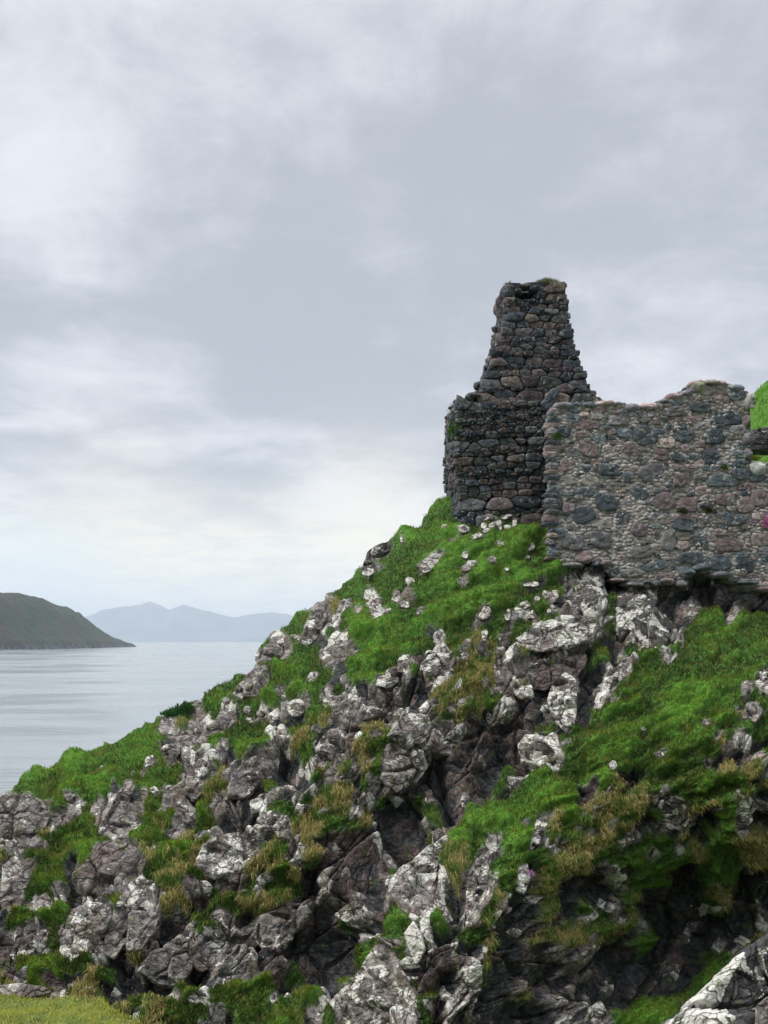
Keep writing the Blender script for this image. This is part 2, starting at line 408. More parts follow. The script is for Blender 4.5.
def rock_from_outline(name, poly, label, cat='rock', group=None, th=.55, lich=.8, dark=0., brown=0., at_Y=None, size_f=.30, push=0.0, streak_=False):
    rock_n[0] += 1; k = rock_n[0]; flat = .35 if name == 'rock_slab' else 1.0
    if name != 'rock' and at_Y is None: push = .055
    poly = np.asarray(poly, float); c = (poly.min(0)+poly.max(0))/2*.5+poly.mean(0)*.5
    w, h = poly.max(0)-poly.min(0); big = max(w, h)
    if at_Y is None:
        r, cc = gidx(*c)
        rr = slice(max(0, r-4), r+5); q = slice(max(0, cc-4), cc+5)
        C0 = P1[rr, q].reshape(-1, 3).mean(0); n = N0[r, cc].copy()
        s = C0[1]/F
        eu = DU[r, cc]/(cpx[1]-cpx[0]); ev = -DV[r, cc]/((1110-skyline(cpx[cc]))/(NV-1)) ; ev = -ev
        ev = DV[r, cc]/((1110-skyline(cpx[cc]))/(NV-1))*-1     # per +1 px of py
        lim = 1.3*abs(ev[2]); ev[1] = np.clip(ev[1], -lim, lim); lim = .6*abs(eu[0]); eu[1] = np.clip(eu[1], -lim, lim)
        # what the eye sees of a step in the surface must equal one pixel
        eu = np.array([s+eu[1]*C0[0]/C0[1], eu[1], eu[1]*C0[2]/C0[1]]); ev = np.array([ev[1]*C0[0]/C0[1], ev[1], -s+ev[1]*C0[2]/C0[1]])
        m = in_poly(PXG[::1], PYG, poly); OCC[m] = True
    else:
        C0 = at(c[0], c[1], at_Y); s = at_Y/F; eu = np.array([s, 0.15*s, 0]); ev = np.array([0, -.5*s, -s])
        eu = np.array([s+eu[1]*C0[0]/C0[1], eu[1], eu[1]*C0[2]/C0[1]]); ev = np.array([ev[1]*C0[0]/C0[1], ev[1], -s+ev[1]*C0[2]/C0[1]])
    n = np.cross(eu, ev); n /= np.linalg.norm(n); n *= -np.sign(n[1])
    seg = int(np.clip(big*2.6, 24, 260)); ring = max(8, seg//4)
    thv = np.linspace(0, 2*np.pi, seg, endpoint=False)
    R = star_radius(poly, c, thv)
    R = .5*R+.25*np.roll(R, 1)+.25*np.roll(R, -1)
    T = th*min(w, h)*s*.40
    fr = np.concatenate([np.linspace(0, 1, ring), [1.02, .98]]); dn = np.concatenate([np.zeros(ring), [-.35, -.9]])
    hh = (1-np.minimum(fr, 1)**2.6)**.62
    a, b = np.cos(thv)[None]*R[None]*fr[:, None], np.sin(thv)[None]*R[None]*fr[:, None]
    H = np.tile(hh[:, None], (1, seg))+dn[:, None]
    rg = np.random.default_rng(100+k); mr = R.mean()
    for _ in range(7):                                   # chisel planes
        g = rg.normal(size=2)*.55; o = rg.uniform(.55, 1.0)
        pl = o*.85+(g[0]*a+g[1]*b)/mr*.9
        H[:ring] = np.minimum(H[:ring], np.maximum(pl[:ring], .05))
    X = C0+a[..., None]*eu+b[..., None]*ev+n*(H*T+push)[..., None]
    X = X.reshape(-1, 3)
    f1 = facet3(X, max(.10, size_f*min(w, h)*s*2.2), 7*k % 50)+.5*facet3(X, max(.06, size_f*min(w, h)*s*.9), 11*k % 50)
    ns = .03*fbm(X[:, 0]*9, X[:, 1]*9, X[:, 2]*9, 3, k)
    edge = np.repeat(sstep(0, .5, 1.05-np.minimum(fr, 1.02)), seg)
    X = X+n*flat*((f1*.34+ns*.7)*(.35+.65*edge))[:, None]
    cen = X-C0; rad = cen-n*(cen@n)[:, None]; X = X+rad*(.10*fbm(X[:, 0]*6, X[:, 1]*6, X[:, 2]*6, 2, k+5))[:, None]
    a1 = np.tile(np.array([1., lich, dark]), (len(X), 1))
    if streak_:
        q = ((X-C0)@np.array([.80, 0, -.60])).reshape(-1); qn = q+.05*fbm(X[:, 0]*6, X[:, 1]*6, X[:, 2]*6, 3, 9)
        a1[:, 1] += .95*sstep(streak_, streak_-.06, qn)
    o = mk_mesh(name, X-C0, grid_faces(len(fr), seg, True), M_TERR, {'A1': a1, 'A2': (brown, 0, 0)})
    o.location = C0
    return tag(o, label, cat, group)
def blob_poly(cx, cy, w, h, rot=0, seed=0):
    rg = np.random.default_rng(seed+1000); n = rg.integers(5, 8)
    a = np.sort((np.arange(n)+rg.uniform(-.3, .3, n))/n*2*np.pi); r = rg.uniform(.68, 1.2, n)
    x = np.cos(a)*w/2*r; y = np.sin(a)*h/2*r; c, s = math.cos(math.radians(rot)), math.sin(math.radians(rot))
    return np.stack([cx+x*c+y*s, cy-x*s+y*c], 1)

ROCKS = [
 ('rock_slab', [(417,569),(424,564),(443,553),(446,556),(438,566),(430,575),(425,577)], 'long flat pale slab tilted in the grass below the tower', dict(th=.35, lich=1.0)),
 ('rock', [(512,645),(520,639),(540,627),(560,622),(585,621),(598,624),(590,640),(575,650),(552,655),(532,656)], 'broad white-crusted ledge with dark brown rock beneath, on the upper slope', dict(lich=.95, th=.4)),
 ('rock', [(505,672),(512,660),(532,655),(560,656),(585,648),(588,660),(572,676),(545,684),(518,686)], 'smooth dark purple rock face under the broad white ledge', dict(lich=.05, brown=1, dark=.3, th=.4)),
 ('rock', [(562,592),(565,576),(580,565),(600,557),(607,562),(605,582),(600,592),(608,606),(596,618),(578,612),(565,604)], 'black boulder crusted with white lichen under the wall corner', dict(lich=.9, dark=.6, th=.5)),
 ('rock', [(616,596),(630,588),(657,586),(657,600),(652,610),(672,626),(665,642),(650,653),(640,642),(632,632),(622,636),(615,620)], 'jagged white-crusted boulder below the base of the wall', dict(lich=.82, dark=.7, th=.5)),
 ('rock', [(602,692),(606,675),(622,660),(631,650),(629,668),(616,690),(604,702)], 'narrow white-topped rock leaning over the dark cleft', dict(lich=1., th=.5)),
 ('rock', [(547,697),(555,679),(565,671),(577,676),(577,700),(575,722),(568,730),(553,713)], 'tall white-headed boulder standing in a black cleft', dict(lich=.9, dark=.3, th=.7)),
 ('rock', [(519,747),(527,736),(548,738),(556,733),(560,745),(556,762),(540,767),(522,761)], 'squat white-crusted boulder at the top edge of the lower green slope', dict(lich=.93, th=.6)),
 ('rock', [(390,735),(398,720),(410,714),(430,715),(440,722),(451,724),(453,752),(441,758),(432,752),(410,748)], 'blocky outcrop with a pale cracked face below the tan grass', dict(lich=.75, th=.5)),
 ('rock', [(380,760),(388,745),(405,742),(424,752),(428,768),(415,785),(395,795),(380,780)], 'grey-green mottled block with small white specks along its lower edge', dict(lich=.55, th=.5)),
 ('rock', [(313,747),(325,731),(335,722),(341,728),(350,756),(336,771),(316,763)], 'leaning boulder with one white side and one plain grey side', dict(lich=.62, th=.7)),
 ('rock', [(228,792),(233,770),(245,760),(262,750),(277,751),(272,765),(262,781),(245,796)], 'wedge of dark rock with a pale green-grey tip under a turf ledge', dict(lich=.5, dark=.3, th=.6)),
 ('rock_slab', [(194,748),(204,731),(222,716),(236,713),(237,722),(220,736),(206,752)], 'long smooth pinkish grey slab lying along the seaward ridge', dict(lich=.5, th=.4)),
 ('rock', [(246,698),(248,680),(258,671),(268,669),(273,680),(271,694),(258,701)], 'square bluish grey block on the seaward ridge', dict(lich=.45, th=.6)),
 ('rock', [(233,699),(240,686),(248,682),(248,697),(242,702)], 'small plain white block leaning on the square bluish block', dict(lich=1.05, th=.5)),
 ('rock', [(-12,845),(-8,803),(10,796),(30,797),(45,805),(53,815),(46,830),(30,842),(8,852)], 'big rounded grey boulder at the seaward foot of the grass', dict(lich=.45, th=.6)),
 ('rock', [(48,826),(54,812),(66,808),(74,815),(70,826),(56,832)], 'brownish lump of rock just right of the big rounded boulder', dict(lich=.5, brown=.5, th=.6)),
 ('rock', [(99,834),(103,815),(114,796),(125,788),(132,794),(129,803),(140,808),(146,820),(131,833),(113,842)], 'cracked grey boulder with pale upper face on the lower green slope', dict(lich=.6, th=.6)),
 ('rock', [(72,880),(90,865),(100,848),(122,839),(140,848),(147,868),(141,886),(121,897),(100,901),(82,893)], 'large purple-grey boulder dotted with white spots', dict(lich=.42, brown=.4, th=.6)),
 ('rock', [(60,952),(65,926),(72,912),(88,901),(108,902),(116,911),(110,925),(99,936),(96,950),(81,963),(65,960)], 'rounded boulder covered in white lichen rings above the grassy ledge', dict(lich=.72, th=.65)),
 ('rock', [(10,956),(18,940),(35,932),(51,930),(48,942),(35,950),(30,959),(14,961)], 'low pale rock with rusty patches beside dark green grass', dict(lich=.8, brown=.4, th=.6)),
 ('rock', [(33,916),(41,903),(50,899),(57,906),(52,916),(40,920)], 'pair of white lumps in the dark hollow by the purple-grey boulder', dict(lich=1., th=.6)),
 ('rock', [(0,900),(2,866),(14,857),(36,856),(38,870),(28,886),(22,905),(8,912)], 'upright grey slab with vertical cracks near the lower seaward edge', dict(lich=.5, th=.5)),
 ('rock', [(128,950),(128,915),(141,911),(160,914),(156,932),(141,950)], 'smooth slate-blue block with a flat face under tan grass', dict(lich=.22, th=.5)),
 ('rock', [(101,932),(112,918),(126,908),(130,915),(124,935),(112,950),(100,948)], 'thin light rib of rock touching the slate-blue block', dict(lich=.6, th=.5)),
 ('rock', [(138,968),(150,952),(170,945),(190,950),(192,970),(180,986),(160,985)], 'dark outcrop speckled white below the slate-blue block', dict(lich=.55, dark=.4, th=.5)),
 ('rock', [(254,936),(262,915),(280,906),(298,900),(300,920),(293,939),(270,951)], 'overhanging grey rock capped with straw-coloured grass', dict(lich=.45, th=.7)),
 ('rock', [(192,956),(200,940),(218,934),(240,936),(236,950),(222,962),(205,966)], 'lavender-grey rock frosted white under the straw-coloured ledge', dict(lich=.7, th=.5)),
 ('rock', [(331,915),(345,905),(358,898),(365,905),(360,915),(345,922)], 'small pale wedge alone on the dark rock face', dict(lich=.9, th=.6)),
 ('rock', [(200,868),(204,850),(218,840),(240,836),(256,845),(258,862),(240,876),(218,880)], 'jumble of white-crusted broken blocks amid tan grass', dict(lich=.85, th=.5)),
 ('rock', [(250,800),(262,793),(276,792),(280,800),(262,812),(252,812)], 'small rusty white rock at the left of a bright moss pad', dict(lich=.85, th=.5)),
 ('rock', [(392,886),(399,873),(416,862),(430,848),(448,838),(454,845),(441,862),(439,880),(431,900),(420,916),(403,913),(394,900)], 'big heart-shaped pale slab split by a diagonal crack', dict(lich=.86, th=.45)),
 ('rock', [(466,902),(468,870),(477,851),(487,846),(490,860),(487,885),(485,905),(473,926),(466,919)], 'tall pale rock pillar right of the heart-shaped slab', dict(lich=.88, th=.6)),
 ('rock', [(406,935),(415,922),(425,938),(428,952),(418,966),(409,947)], 'narrow white rock hanging below the heart-shaped slab', dict(lich=.95, th=.6)),
 ('rock', [(333,1016),(340,996),(354,985),(362,972),(374,958),(386,940),(396,946),(408,975),(419,1000),(418,1040),(345,1042)], 'large triangular lichened slab at the bottom of the slope', dict(lich=.82, th=.4)),
 ('rock', [(513,892),(516,868),(524,865),(527,880),(520,897)], 'white rock with a lilac stain on the shaded slope', dict(lich=1.05, th=.6)),
 ('rock', [(530,842),(535,822),(542,818),(547,825),(537,848)], 'slim white rock poking from green grass above the lilac-stained one', dict(lich=1.05, th=.6)),
 ('rock', [(582,1030),(588,1008),(602,999),(608,1012),(606,1030)], 'white-topped rock beside the mossy gully floor', dict(lich=1.0, th=.6)),
 ('rock', [(491,684),(494,662),(497,655),(502,672),(504,684)], 'slim pointed white rock in tan grass', dict(lich=.95, th=.6)),
 ('rock', [(422,667),(429,658),(452,655),(454,668),(446,680),(438,679),(431,690),(426,680)], 'white-faced block at the lip of the upper green slope', dict(lich=.85, th=.5)),
 ('rock', [(397,674),(399,661),(409,657),(412,668),(408,677)], 'small white block left of the white-faced block on the green lip', dict(lich=.9, th=.5)),
 ('rock', [(376,688),(378,678),(398,676),(399,684),(388,691)], 'white plate of rock under the lip of bright turf', dict(lich=1., th=.4)),
 ('rock', [(357,712),(362,697),(378,693),(385,702),(378,714),(364,716)], 'rounded block with pale top over a cracked dark face', dict(lich=.75, th=.6)),
 ('rock', [(511,684),(519,690),(531,688),(533,699),(521,703),(513,697)], 'curled white rock at the left side of the black cleft', dict(lich=1., th=.6)),
 ('rock', [(434,632),(441,629),(446,636),(445,647),(437,648),(433,641)], 'upright white boulder on the brow of the upper green slope', dict(lich=.95, th=.9)),
 ('rock', [(160,746),(175,738),(184,741),(176,755),(170,773),(163,757)], 'ragged pale rock on the lower slope near the shrub', dict(lich=.7, th=.6)),
 ('rock', [(145,770),(147,760),(155,757),(159,765),(155,776),(147,777)], 'rounded pale boulder in the grass left of the ragged rock', dict(lich=.7, th=.7)),
 ('rock', [(185,792),(189,768),(204,755),(221,772),(213,787),(196,800)], 'rough pinkish outcrop at the foot of the long ridge slab', dict(lich=.68, brown=.3, th=.5)),
 ('rock_slab', [(362,575),(366,568),(376,565),(386,566),(380,572),(368,578)], 'thin curved pale slab high on the seaward ridge', dict(lich=.85, th=.4)),
 ('rock', [(366,560),(370,550),(380,543),(392,540),(394,548),(384,556),(372,563)], 'dark jagged rock jutting from the skyline of the ridge', dict(lich=.5, dark=.2, th=.7)),
 ('rock', [(753,688),(759,673),(772,668),(786,676),(780,694),(762,692)], 'lavender-grey rock at the edge of the right-hand grass', dict(lich=.7, th=.6)),
 ('rock', [(741,720),(745,706),(756,702),(762,714),(754,724)], 'grey rock with dark stain below the lavender-grey one', dict(lich=.55, th=.6)),
 ('rock', [(732,826),(735,800),(746,796),(751,812),(748,830),(738,834)], 'pale upright rock under the dark grass overhang', dict(lich=.8, dark=.3, th=.6)),
 ('rock', [(660,812),(664,790),(672,795),(684,802),(684,822),(674,828)], 'dark rock speckled white on the shaded bank', dict(lich=.6, dark=.6, th=.5)),
 ('rock', [(285,708),(293,700),(302,699),(308,708),(300,716),(290,716)], 'small white rock pair below the green shelf on the ridge', dict(lich=.95, th=.6)),
 ('rock', [(300,640),(306,622),(318,610),(332,608),(330,622),(320,634),(308,645)], 'cracked grey rock band on the upper seaward ridge', dict(lich=.62, th=.5)),
 ('rock', [(258,668),(256,652),(268,645),(284,642),(296,648),(290,656),(276,664)], 'whitish rock with a dark hole beside it at the ridge edge', dict(lich=.75, th=.5)),
 ('rock', [(455,520),(458,511),(463,508),(466,513),(462,520)], 'pale stone lying against the tower foot', dict(lich=.75, th=.7)),
]
for nm, poly, lab, kw in ROCKS:
    rock_from_outline(nm, poly, lab, 'rock', None, **kw)
STONES = [ # cx, cy, w, h, rot, zone
 (465,535,14,7,5,'b'),(478,543,14,5,15,'b'),(466,558,6,7,0,'c'),(473,566,11,6,0,'c'),(466,574,12,7,25,'c'),(492,567,10,6,15,'c'),(500,551,6,6,0,'b'),
 (530,553,9,6,20,'d'),(528,559,6,4,0,'d'),(411,585,11,8,0,'e'),(396,598,9,12,0,'e'),(405,606,10,7,0,'e'),(421,617,13,5,30,'f'),(388,618,14,3.5,40,'f'),
 (530,587,19,5,0,'g'),(523,609,12,8,0,'g'),(536,603,5,6,0,'g'),(553,600,10,14,0,'g'),(545,598,8,9,0,'g'),(507,620,6,14,-8,'h'),(485,618,11,14,-20,'h'),(484,640,6,14,0,'h'),(529,621,10,3.5,0,'g'),
 (549,614,5,4,0,'g'),(453,548,4,4,0,'b'),(474,517,12,5,10,'a'),(388,681,5,5,0,'f'),(611,770,10,9,0,'i'),(642,735,5,4,0,'i'),(446,532,8,3,15,'b'),(404,545,4,8,0,'e'),
 (70,801,12,9,30,'j'),(84,806,8,6,0,'j'),(104,774,6,5,0,'j'),(134,776,6,6,0,'j'),(157,797,9,7,-20,'j'),(246,710,8,6,0,'k'),(258,712,9,6,0,'k'),(248,718,9,6,0,'k'),(266,714,9,5,0,'k'),
 (228,705,6,5,0,'k'),(487,657,6,8,0,'h'),(465,662,8,12,0,'h'),(490,714,5,12,0,'h'),(459,545,3,3,0,'b'),(500,532,4,4,0,'b'),(507,573,4,3,0,'c'),
 (489,522,14,6,20,'s'),(497,527,11,6,0,'s'),(506,521,11,5,10,'s'),(484,531,8,6,0,'s'),(492,532,8,5,0,'s'),(501,515,12,4,5,'s'),(514,527,5,9,0,'s'),(507,530,9,4,0,'s'),(486,537,8,4,10,'s')]
ZL = {'a': 'flat pale stone lying close against the front foot of the tower',
 'b': 'small pale stone lying in the turf between the tower foot and the long slab',
 'c': 'small white stone on the mid green slope right of the long tilted slab',
 'd': 'small white stone in the grass beside the bottom corner of the wall',
 'e': 'small white stone in the grass left of and below the long tilted slab',
 'f': 'thin pale splinter of stone lying in bright turf of the upper slope',
 'g': 'small white stone just above the broad white-crusted ledge',
 'h': 'small white stone standing in mixed tan and green grass mid slope',
 'i': 'small white stone in the dark green grass of the lower right slope',
 'j': 'small grey stone in the seaward grass bank',
 'k': 'small rounded stone at the head of the green shelf on the ridge',
 's': 'pale broken stone of the rubble patch below the tower'}
ZG = {'s': 'rubble stones below the tower'}
for i, (x, y, w, h, rot, z) in enumerate(STONES):
    rock_from_outline('stone', blob_poly(x, y, w+1, h+1, rot, i), ZL[z], 'stone', ZG.get(z, 'loose stones on the upper green slope' if z in 'abcdefgh' else 'loose stones on the lower slopes' if z in 'ij' else 'stones on the green shelf'), th=.5, lich=1.0 if z not in 'jk' else .75)
# near rock lower right, standing on this side of the gully
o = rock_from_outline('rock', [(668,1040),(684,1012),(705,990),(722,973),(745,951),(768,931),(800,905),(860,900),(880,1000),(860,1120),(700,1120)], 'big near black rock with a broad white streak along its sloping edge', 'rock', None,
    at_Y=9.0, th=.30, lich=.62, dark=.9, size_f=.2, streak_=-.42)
o = rock_from_outline('rock', [(756,1040),(760,1005),(768,998),(790,990),(810,1040),(790,1080)], 'small olive-grey near rock in the bottom right corner', 'rock', None, at_Y=7.6, th=.6, lich=.6)

ob = blur(OCC*1.0, 2)[..., None]; P1b = P1-N0*.16*np.clip(ob*2-1, 0, 1)
C = np.where(OCC[..., None], CT[keys.index('r')], C)
PB = np.concatenate([P1b, back], 0)
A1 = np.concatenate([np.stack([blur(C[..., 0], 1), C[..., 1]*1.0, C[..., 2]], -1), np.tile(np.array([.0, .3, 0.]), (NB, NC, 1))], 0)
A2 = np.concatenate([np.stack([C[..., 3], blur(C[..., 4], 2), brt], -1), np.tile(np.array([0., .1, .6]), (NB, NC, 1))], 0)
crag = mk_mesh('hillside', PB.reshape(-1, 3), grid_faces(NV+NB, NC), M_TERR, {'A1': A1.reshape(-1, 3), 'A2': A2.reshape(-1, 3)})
tag(crag, 'steep crag of lichened rock ledges and green turf falling to the sea', None, None, 'structure')


# ------------------------------------------------------------------ grass blades
def blades(base, nrm, length, width, col, lean, rg):
    n = len(base)
    a = rg.uniform(0, 2*np.pi, n); side = np.stack([np.cos(a), np.sin(a)*.6, np.zeros(n)], 1)
    up = nrm*.45+np.array([0, 0, 1.0])*.65+np.stack([rg.normal(0, .35, n), rg.normal(0, .35, n), np.zeros(n)], 1)
    up /= np.linalg.norm(up, axis=1, keepdims=True)
    down = np.stack([rg.normal(0, .35, n), -np.abs(rg.normal(.5, .3, n)), -np.full(n, 1.0)], 1)
    mid = base+up*(length*.55)[:, None]
    tip = mid+(up*(1-lean)[:, None]+down*lean[:, None])*(length*.6)[:, None]
    w = (side*width[:, None])/2
    V = np.stack([base-w, base+w, mid+w*.7, mid-w*.7, tip], 1).reshape(-1, 3)
    i = np.arange(n)*5
    q = np.stack([i, i+1, i+2, i+3], 1); t3 = np.stack([i+3, i+2, i+4], 1)
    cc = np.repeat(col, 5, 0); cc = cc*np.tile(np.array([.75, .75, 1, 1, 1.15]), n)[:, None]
    return V, q, t3, cc
GRC = {'G': np.array([[.13, .33, .02], [.19, .40, .04], [.09, .25, .02]]), 'g': np.array([[.04, .12, .018], [.065, .17, .025], [.022, .075, .022]]),
       'y': np.array([[.42, .34, .13], [.30, .28, .08], [.17, .22, .04], [.52, .40, .20]])}
sel = rng.integers(0, NV-2, 900000), rng.integers(4, NC-4, 900000)
cc_ = cid[sel]; keep = (CT[cc_][:, 0] < .5) & ~OCC[sel] & (hgt[sel] > -9)
area = Dg[sel]**2; keep &= rng.random(len(keep)) < (area/area.max())**.35*.9
r_, c_ = sel[0][keep], sel[1][keep]; kc = cc_[keep]
fx, fy = rng.random(len(r_)), rng.random(len(r_))
B = P1[r_, c_]*(1-fx-fy*0)[:, None]+P1[r_, c_+1]*fx[:, None]; B = B+(P1[r_+1, c_]-P1[r_, c_])*fy[:, None]
Nn = N0[r_, c_]
isG, isg, isy = kc == keys.index('G'), kc == keys.index('g'), kc == keys.index('y')
n = len(B); L = np.where(isy, rng.uniform(.09, .26, n), np.where(isG, rng.uniform(.03, .075, n), rng.uniform(.045, .11, n)))
patch = fbm(B[:, 0]*1.6, B[:, 1]*1.6, B[:, 2]*1.6, 3, 77)
patch2 = fbm(B[:, 0]*5, B[:, 1]*5, B[:, 2]*5, 2, 78)
L = L*(1+.5*patch2)
W = np.where(isy, .010, .014)*rng.uniform(.7, 1.4, n)
lean = np.where(isy, rng.uniform(.4, .9, n), rng.uniform(.1, .5, n))
bb = brt[r_, c_]
pd = np.array([[.028, .066, .014], [.050, .095, .02], [.07, .11, .026]]); pb = np.array([[.21, .34, .03], [.29, .41, .045], [.16, .28, .025]])
f = np.clip(bb+.35*patch2+.25*patch+rng.normal(0, .10, n), 0, 1)[:, None]
col = pd[rng.integers(0, 3, n)]*(1-f)+pb[rng.integers(0, 3, n)]*f
col[isy] = GRC['y'][rng.integers(0, 4, isy.sum())]
olive = (sstep(.15, .45, patch2+.4*patch))[:, None]*.6
col = col*(1-olive)+np.array([.22, .20, .05])*olive
dryg = (rng.random(n) < .10)[:, None]; col = np.where(dryg, np.array([.36, .30, .14]), col)
gm = isy[:, None] & (patch2[:, None] > .2); col = np.where(gm, np.array([.10, .19, .03])*rng.uniform(.6, 1.3, (n, 1)), col)
col *= rng.uniform(.55, 1.45, (n, 1))
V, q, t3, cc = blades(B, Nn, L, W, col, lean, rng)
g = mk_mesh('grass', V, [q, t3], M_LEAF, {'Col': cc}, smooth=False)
tag(g, 'short green and straw-coloured grass covering the ledges of the crag', None, None, 'stuff')

# ------------------------------------------------------------------ masonry
def stone_mesh(acc, cx, cz, w, h, prot, col, frame, rg, box=.5, ring=6, seg=22, poly=None):
    """one rough stone: rounded irregular block; frame = (origin, ex, ez, n)"""
    O, ex, ez, nn = frame
    th = np.linspace(0, 2*np.pi, seg, endpoint=False)
    p = rg.uniform(2.6, 5.0)
    R = (np.abs(np.cos(th))**p+np.abs(np.sin(th))**p)**(-1/p)
    R = R*(1+.07*np.sin(th*2+rg.uniform(0, 6))+.06*np.sin(th*3+rg.uniform(0, 6))+.03*rg.normal(size=seg))
    for _ in range(rg.integers(1, 4)):                   # knock corners off
        a = rg.uniform(0, 2*np.pi); d = rg.uniform(.82, 1.05)
        cs_ = np.cos(th-a); R = np.where(cs_ > 0, np.minimum(R, d/np.maximum(cs_, .05)), R)
    if poly is not None:
        R = star_radius(poly, np.array([cx, cz]), th); R = np.minimum(R, 1.9*np.median(R)); R = .88*R+.06*np.roll(R, 1)+.06*np.roll(R, -1); w = h = 2.0
    fr = np.array([0, .45, .8, .93, .99, 1.0, .98][:ring+1]); hh = np.array([1, 1, .97, .84, .45, -.6, -1.6][:ring+1])
    u = np.cos(th)[None]*R*fr[:, None]*w/2; v = np.sin(th)[None]*R*fr[:, None]*h/2
    g = rg.normal(size=2)*.28*(1 if poly is None else 3)
    H = hh[:, None]*prot*(1+g[0]*u/(w/2)+g[1]*v/(h/2))+np.where(hh > 0, 1, 0)[:, None]*rg.normal(0, .008, (len(fr), seg))
    rot = rg.normal(0, .06) if poly is None else 0.0; cu, su = math.cos(rot), math.sin(rot)
    u, v = u*cu-v*su, u*su+v*cu
    X = O+(cx+u)[..., None]*ex+(cz+v)[..., None]*ez+H[..., None]*nn
    acc['V'].append(X.reshape(-1, 3)); acc['F'].append(grid_faces(len(fr), seg, True, acc['n'])); acc['n'] += len(fr)*seg
    acc['C'].append(np.tile(col, (len(fr)*seg, 1)))
def new_acc(): return {'V': [], 'F': [], 'C': [], 'n': 0}
PAL_T = .85*np.array([(.055, .068, .085), (.075, .088, .105), (.11, .115, .125), (.095, .08, .09), (.125, .105, .11), (.15, .125, .115), (.045, .055, .07), (.085, .095, .09), (.12, .12, .12)])
PAL_W = 1.55*np.array([(.07, .085, .10), (.085, .10, .115), (.12, .12, .13), (.14, .11, .12), (.17, .13, .135), (.20, .16, .155), (.06, .075, .09), (.15, .145, .15)])
def build_acc(name, acc, mat, parent): return mk_mesh(name, np.concatenate(acc['V']), np.concatenate(acc['F']), mat, {'Col': np.concatenate(acc['C'])}, True, parent)

TY = 22.0; ts = TY/F
def tx(px): return (px-CX)*ts
prof = np.array([ # py, left px, right px, half depth
 (288, 507, 566, .75), (300, 504, 568, .78), (315, 502, 568, .80), (330, 497, 572, .84), (345, 493, 575, .88), (360, 489, 579, .92), (375, 484, 585, .98), (388, 478, 591, 1.02),
 (400, 475, 598, 1.1), (404, 449, 600, 1.3), (430, 447, 600, 1.32), (460, 447, 600, 1.35), (490, 450, 600, 1.35), (520, 452, 600, 1.4), (550, 454, 600, 1.4)], float)
TC = TY+1.35                                            # plan centre
def P_at(py):
    l, r, d = [np.interp(py, prof[:, 0], prof[:, k])+((4 if py < 402 else 8), -3, 0)[k-1] for k in (1, 2, 3)]
    q = (TC-d)/TY; return CX+(l-CX)*q, CX+(r-CX)*q, d
_pp = np.linspace(270, 570, 601); _zz = (HY-_pp)/F*(TC-np.interp(_pp, prof[:, 0], prof[:, 3])); _zz = np.minimum.accumulate(_zz-np.arange(601)*1e-6)
def tz(py): return np.interp(py, _pp, _zz)
def zpy(z): return np.interp(-z, -_zz, _pp)
tower = empty('ruined_tower', (tx(520), TY, float(tz(520))))
tag(tower, 'tall tapering stump of dark stone tower on the grassy brow, highest part of the ruin', 'ruined tower')
# core
pys = np.linspace(300, 560, 90); VV = []
for py in pys:
    l, r, d = P_at(py); x0, x1 = tx(l)+.09, tx(r)-.09; y0, y1 = TC-d+.08, TC+d-.08
    m = 12
    e = np.linspace(0, 1, m, endpoint=False)
    ring = np.concatenate([np.stack([x0+(x1-x0)*e, np.full(m, y0)], 1), np.stack([np.full(m, x1), y0+(y1-y0)*e], 1), np.stack([x1-(x1-x0)*e, np.full(m, y1)], 1), np.stack([np.full(m, x0), y1-(y1-y0)*e], 1)])
    VV.append(np.concatenate([ring, np.full((4*m, 1), tz(py))], 1))
VV = np.array(VV); VV[..., :2] += .03*np.stack([fbm(VV[..., 0]*5, VV[..., 1]*5, VV[..., 2]*5, 3, 61), fbm(VV[..., 0]*5, VV[..., 1]*5, VV[..., 2]*5, 3, 62)], -1)
cap = np.concatenate([VV[0].mean(0)[None]-np.array([0, 0, .12])])
nv = len(VV.reshape(-1, 3)); nn_ = 48
capf = np.stack([np.full(nn_, nv), np.arange(nn_), (np.arange(nn_)+1) % nn_], 1)
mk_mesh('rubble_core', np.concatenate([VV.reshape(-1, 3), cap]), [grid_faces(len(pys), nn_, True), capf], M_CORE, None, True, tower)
acc = new_acc(); rg = np.random.default_rng(5)
def clip_poly(poly, m, n):
    out = []; d = (poly-m)@n; k = len(poly)
    for i in range(k):
        a, b, da, db = poly[i], poly[(i+1) % k], d[i], d[(i+1) % k]
        if da <= 0: out.append(a)
        if (da <= 0) != (db <= 0): out.append(a+(b-a)*da/(da-db))
    return np.array(out)
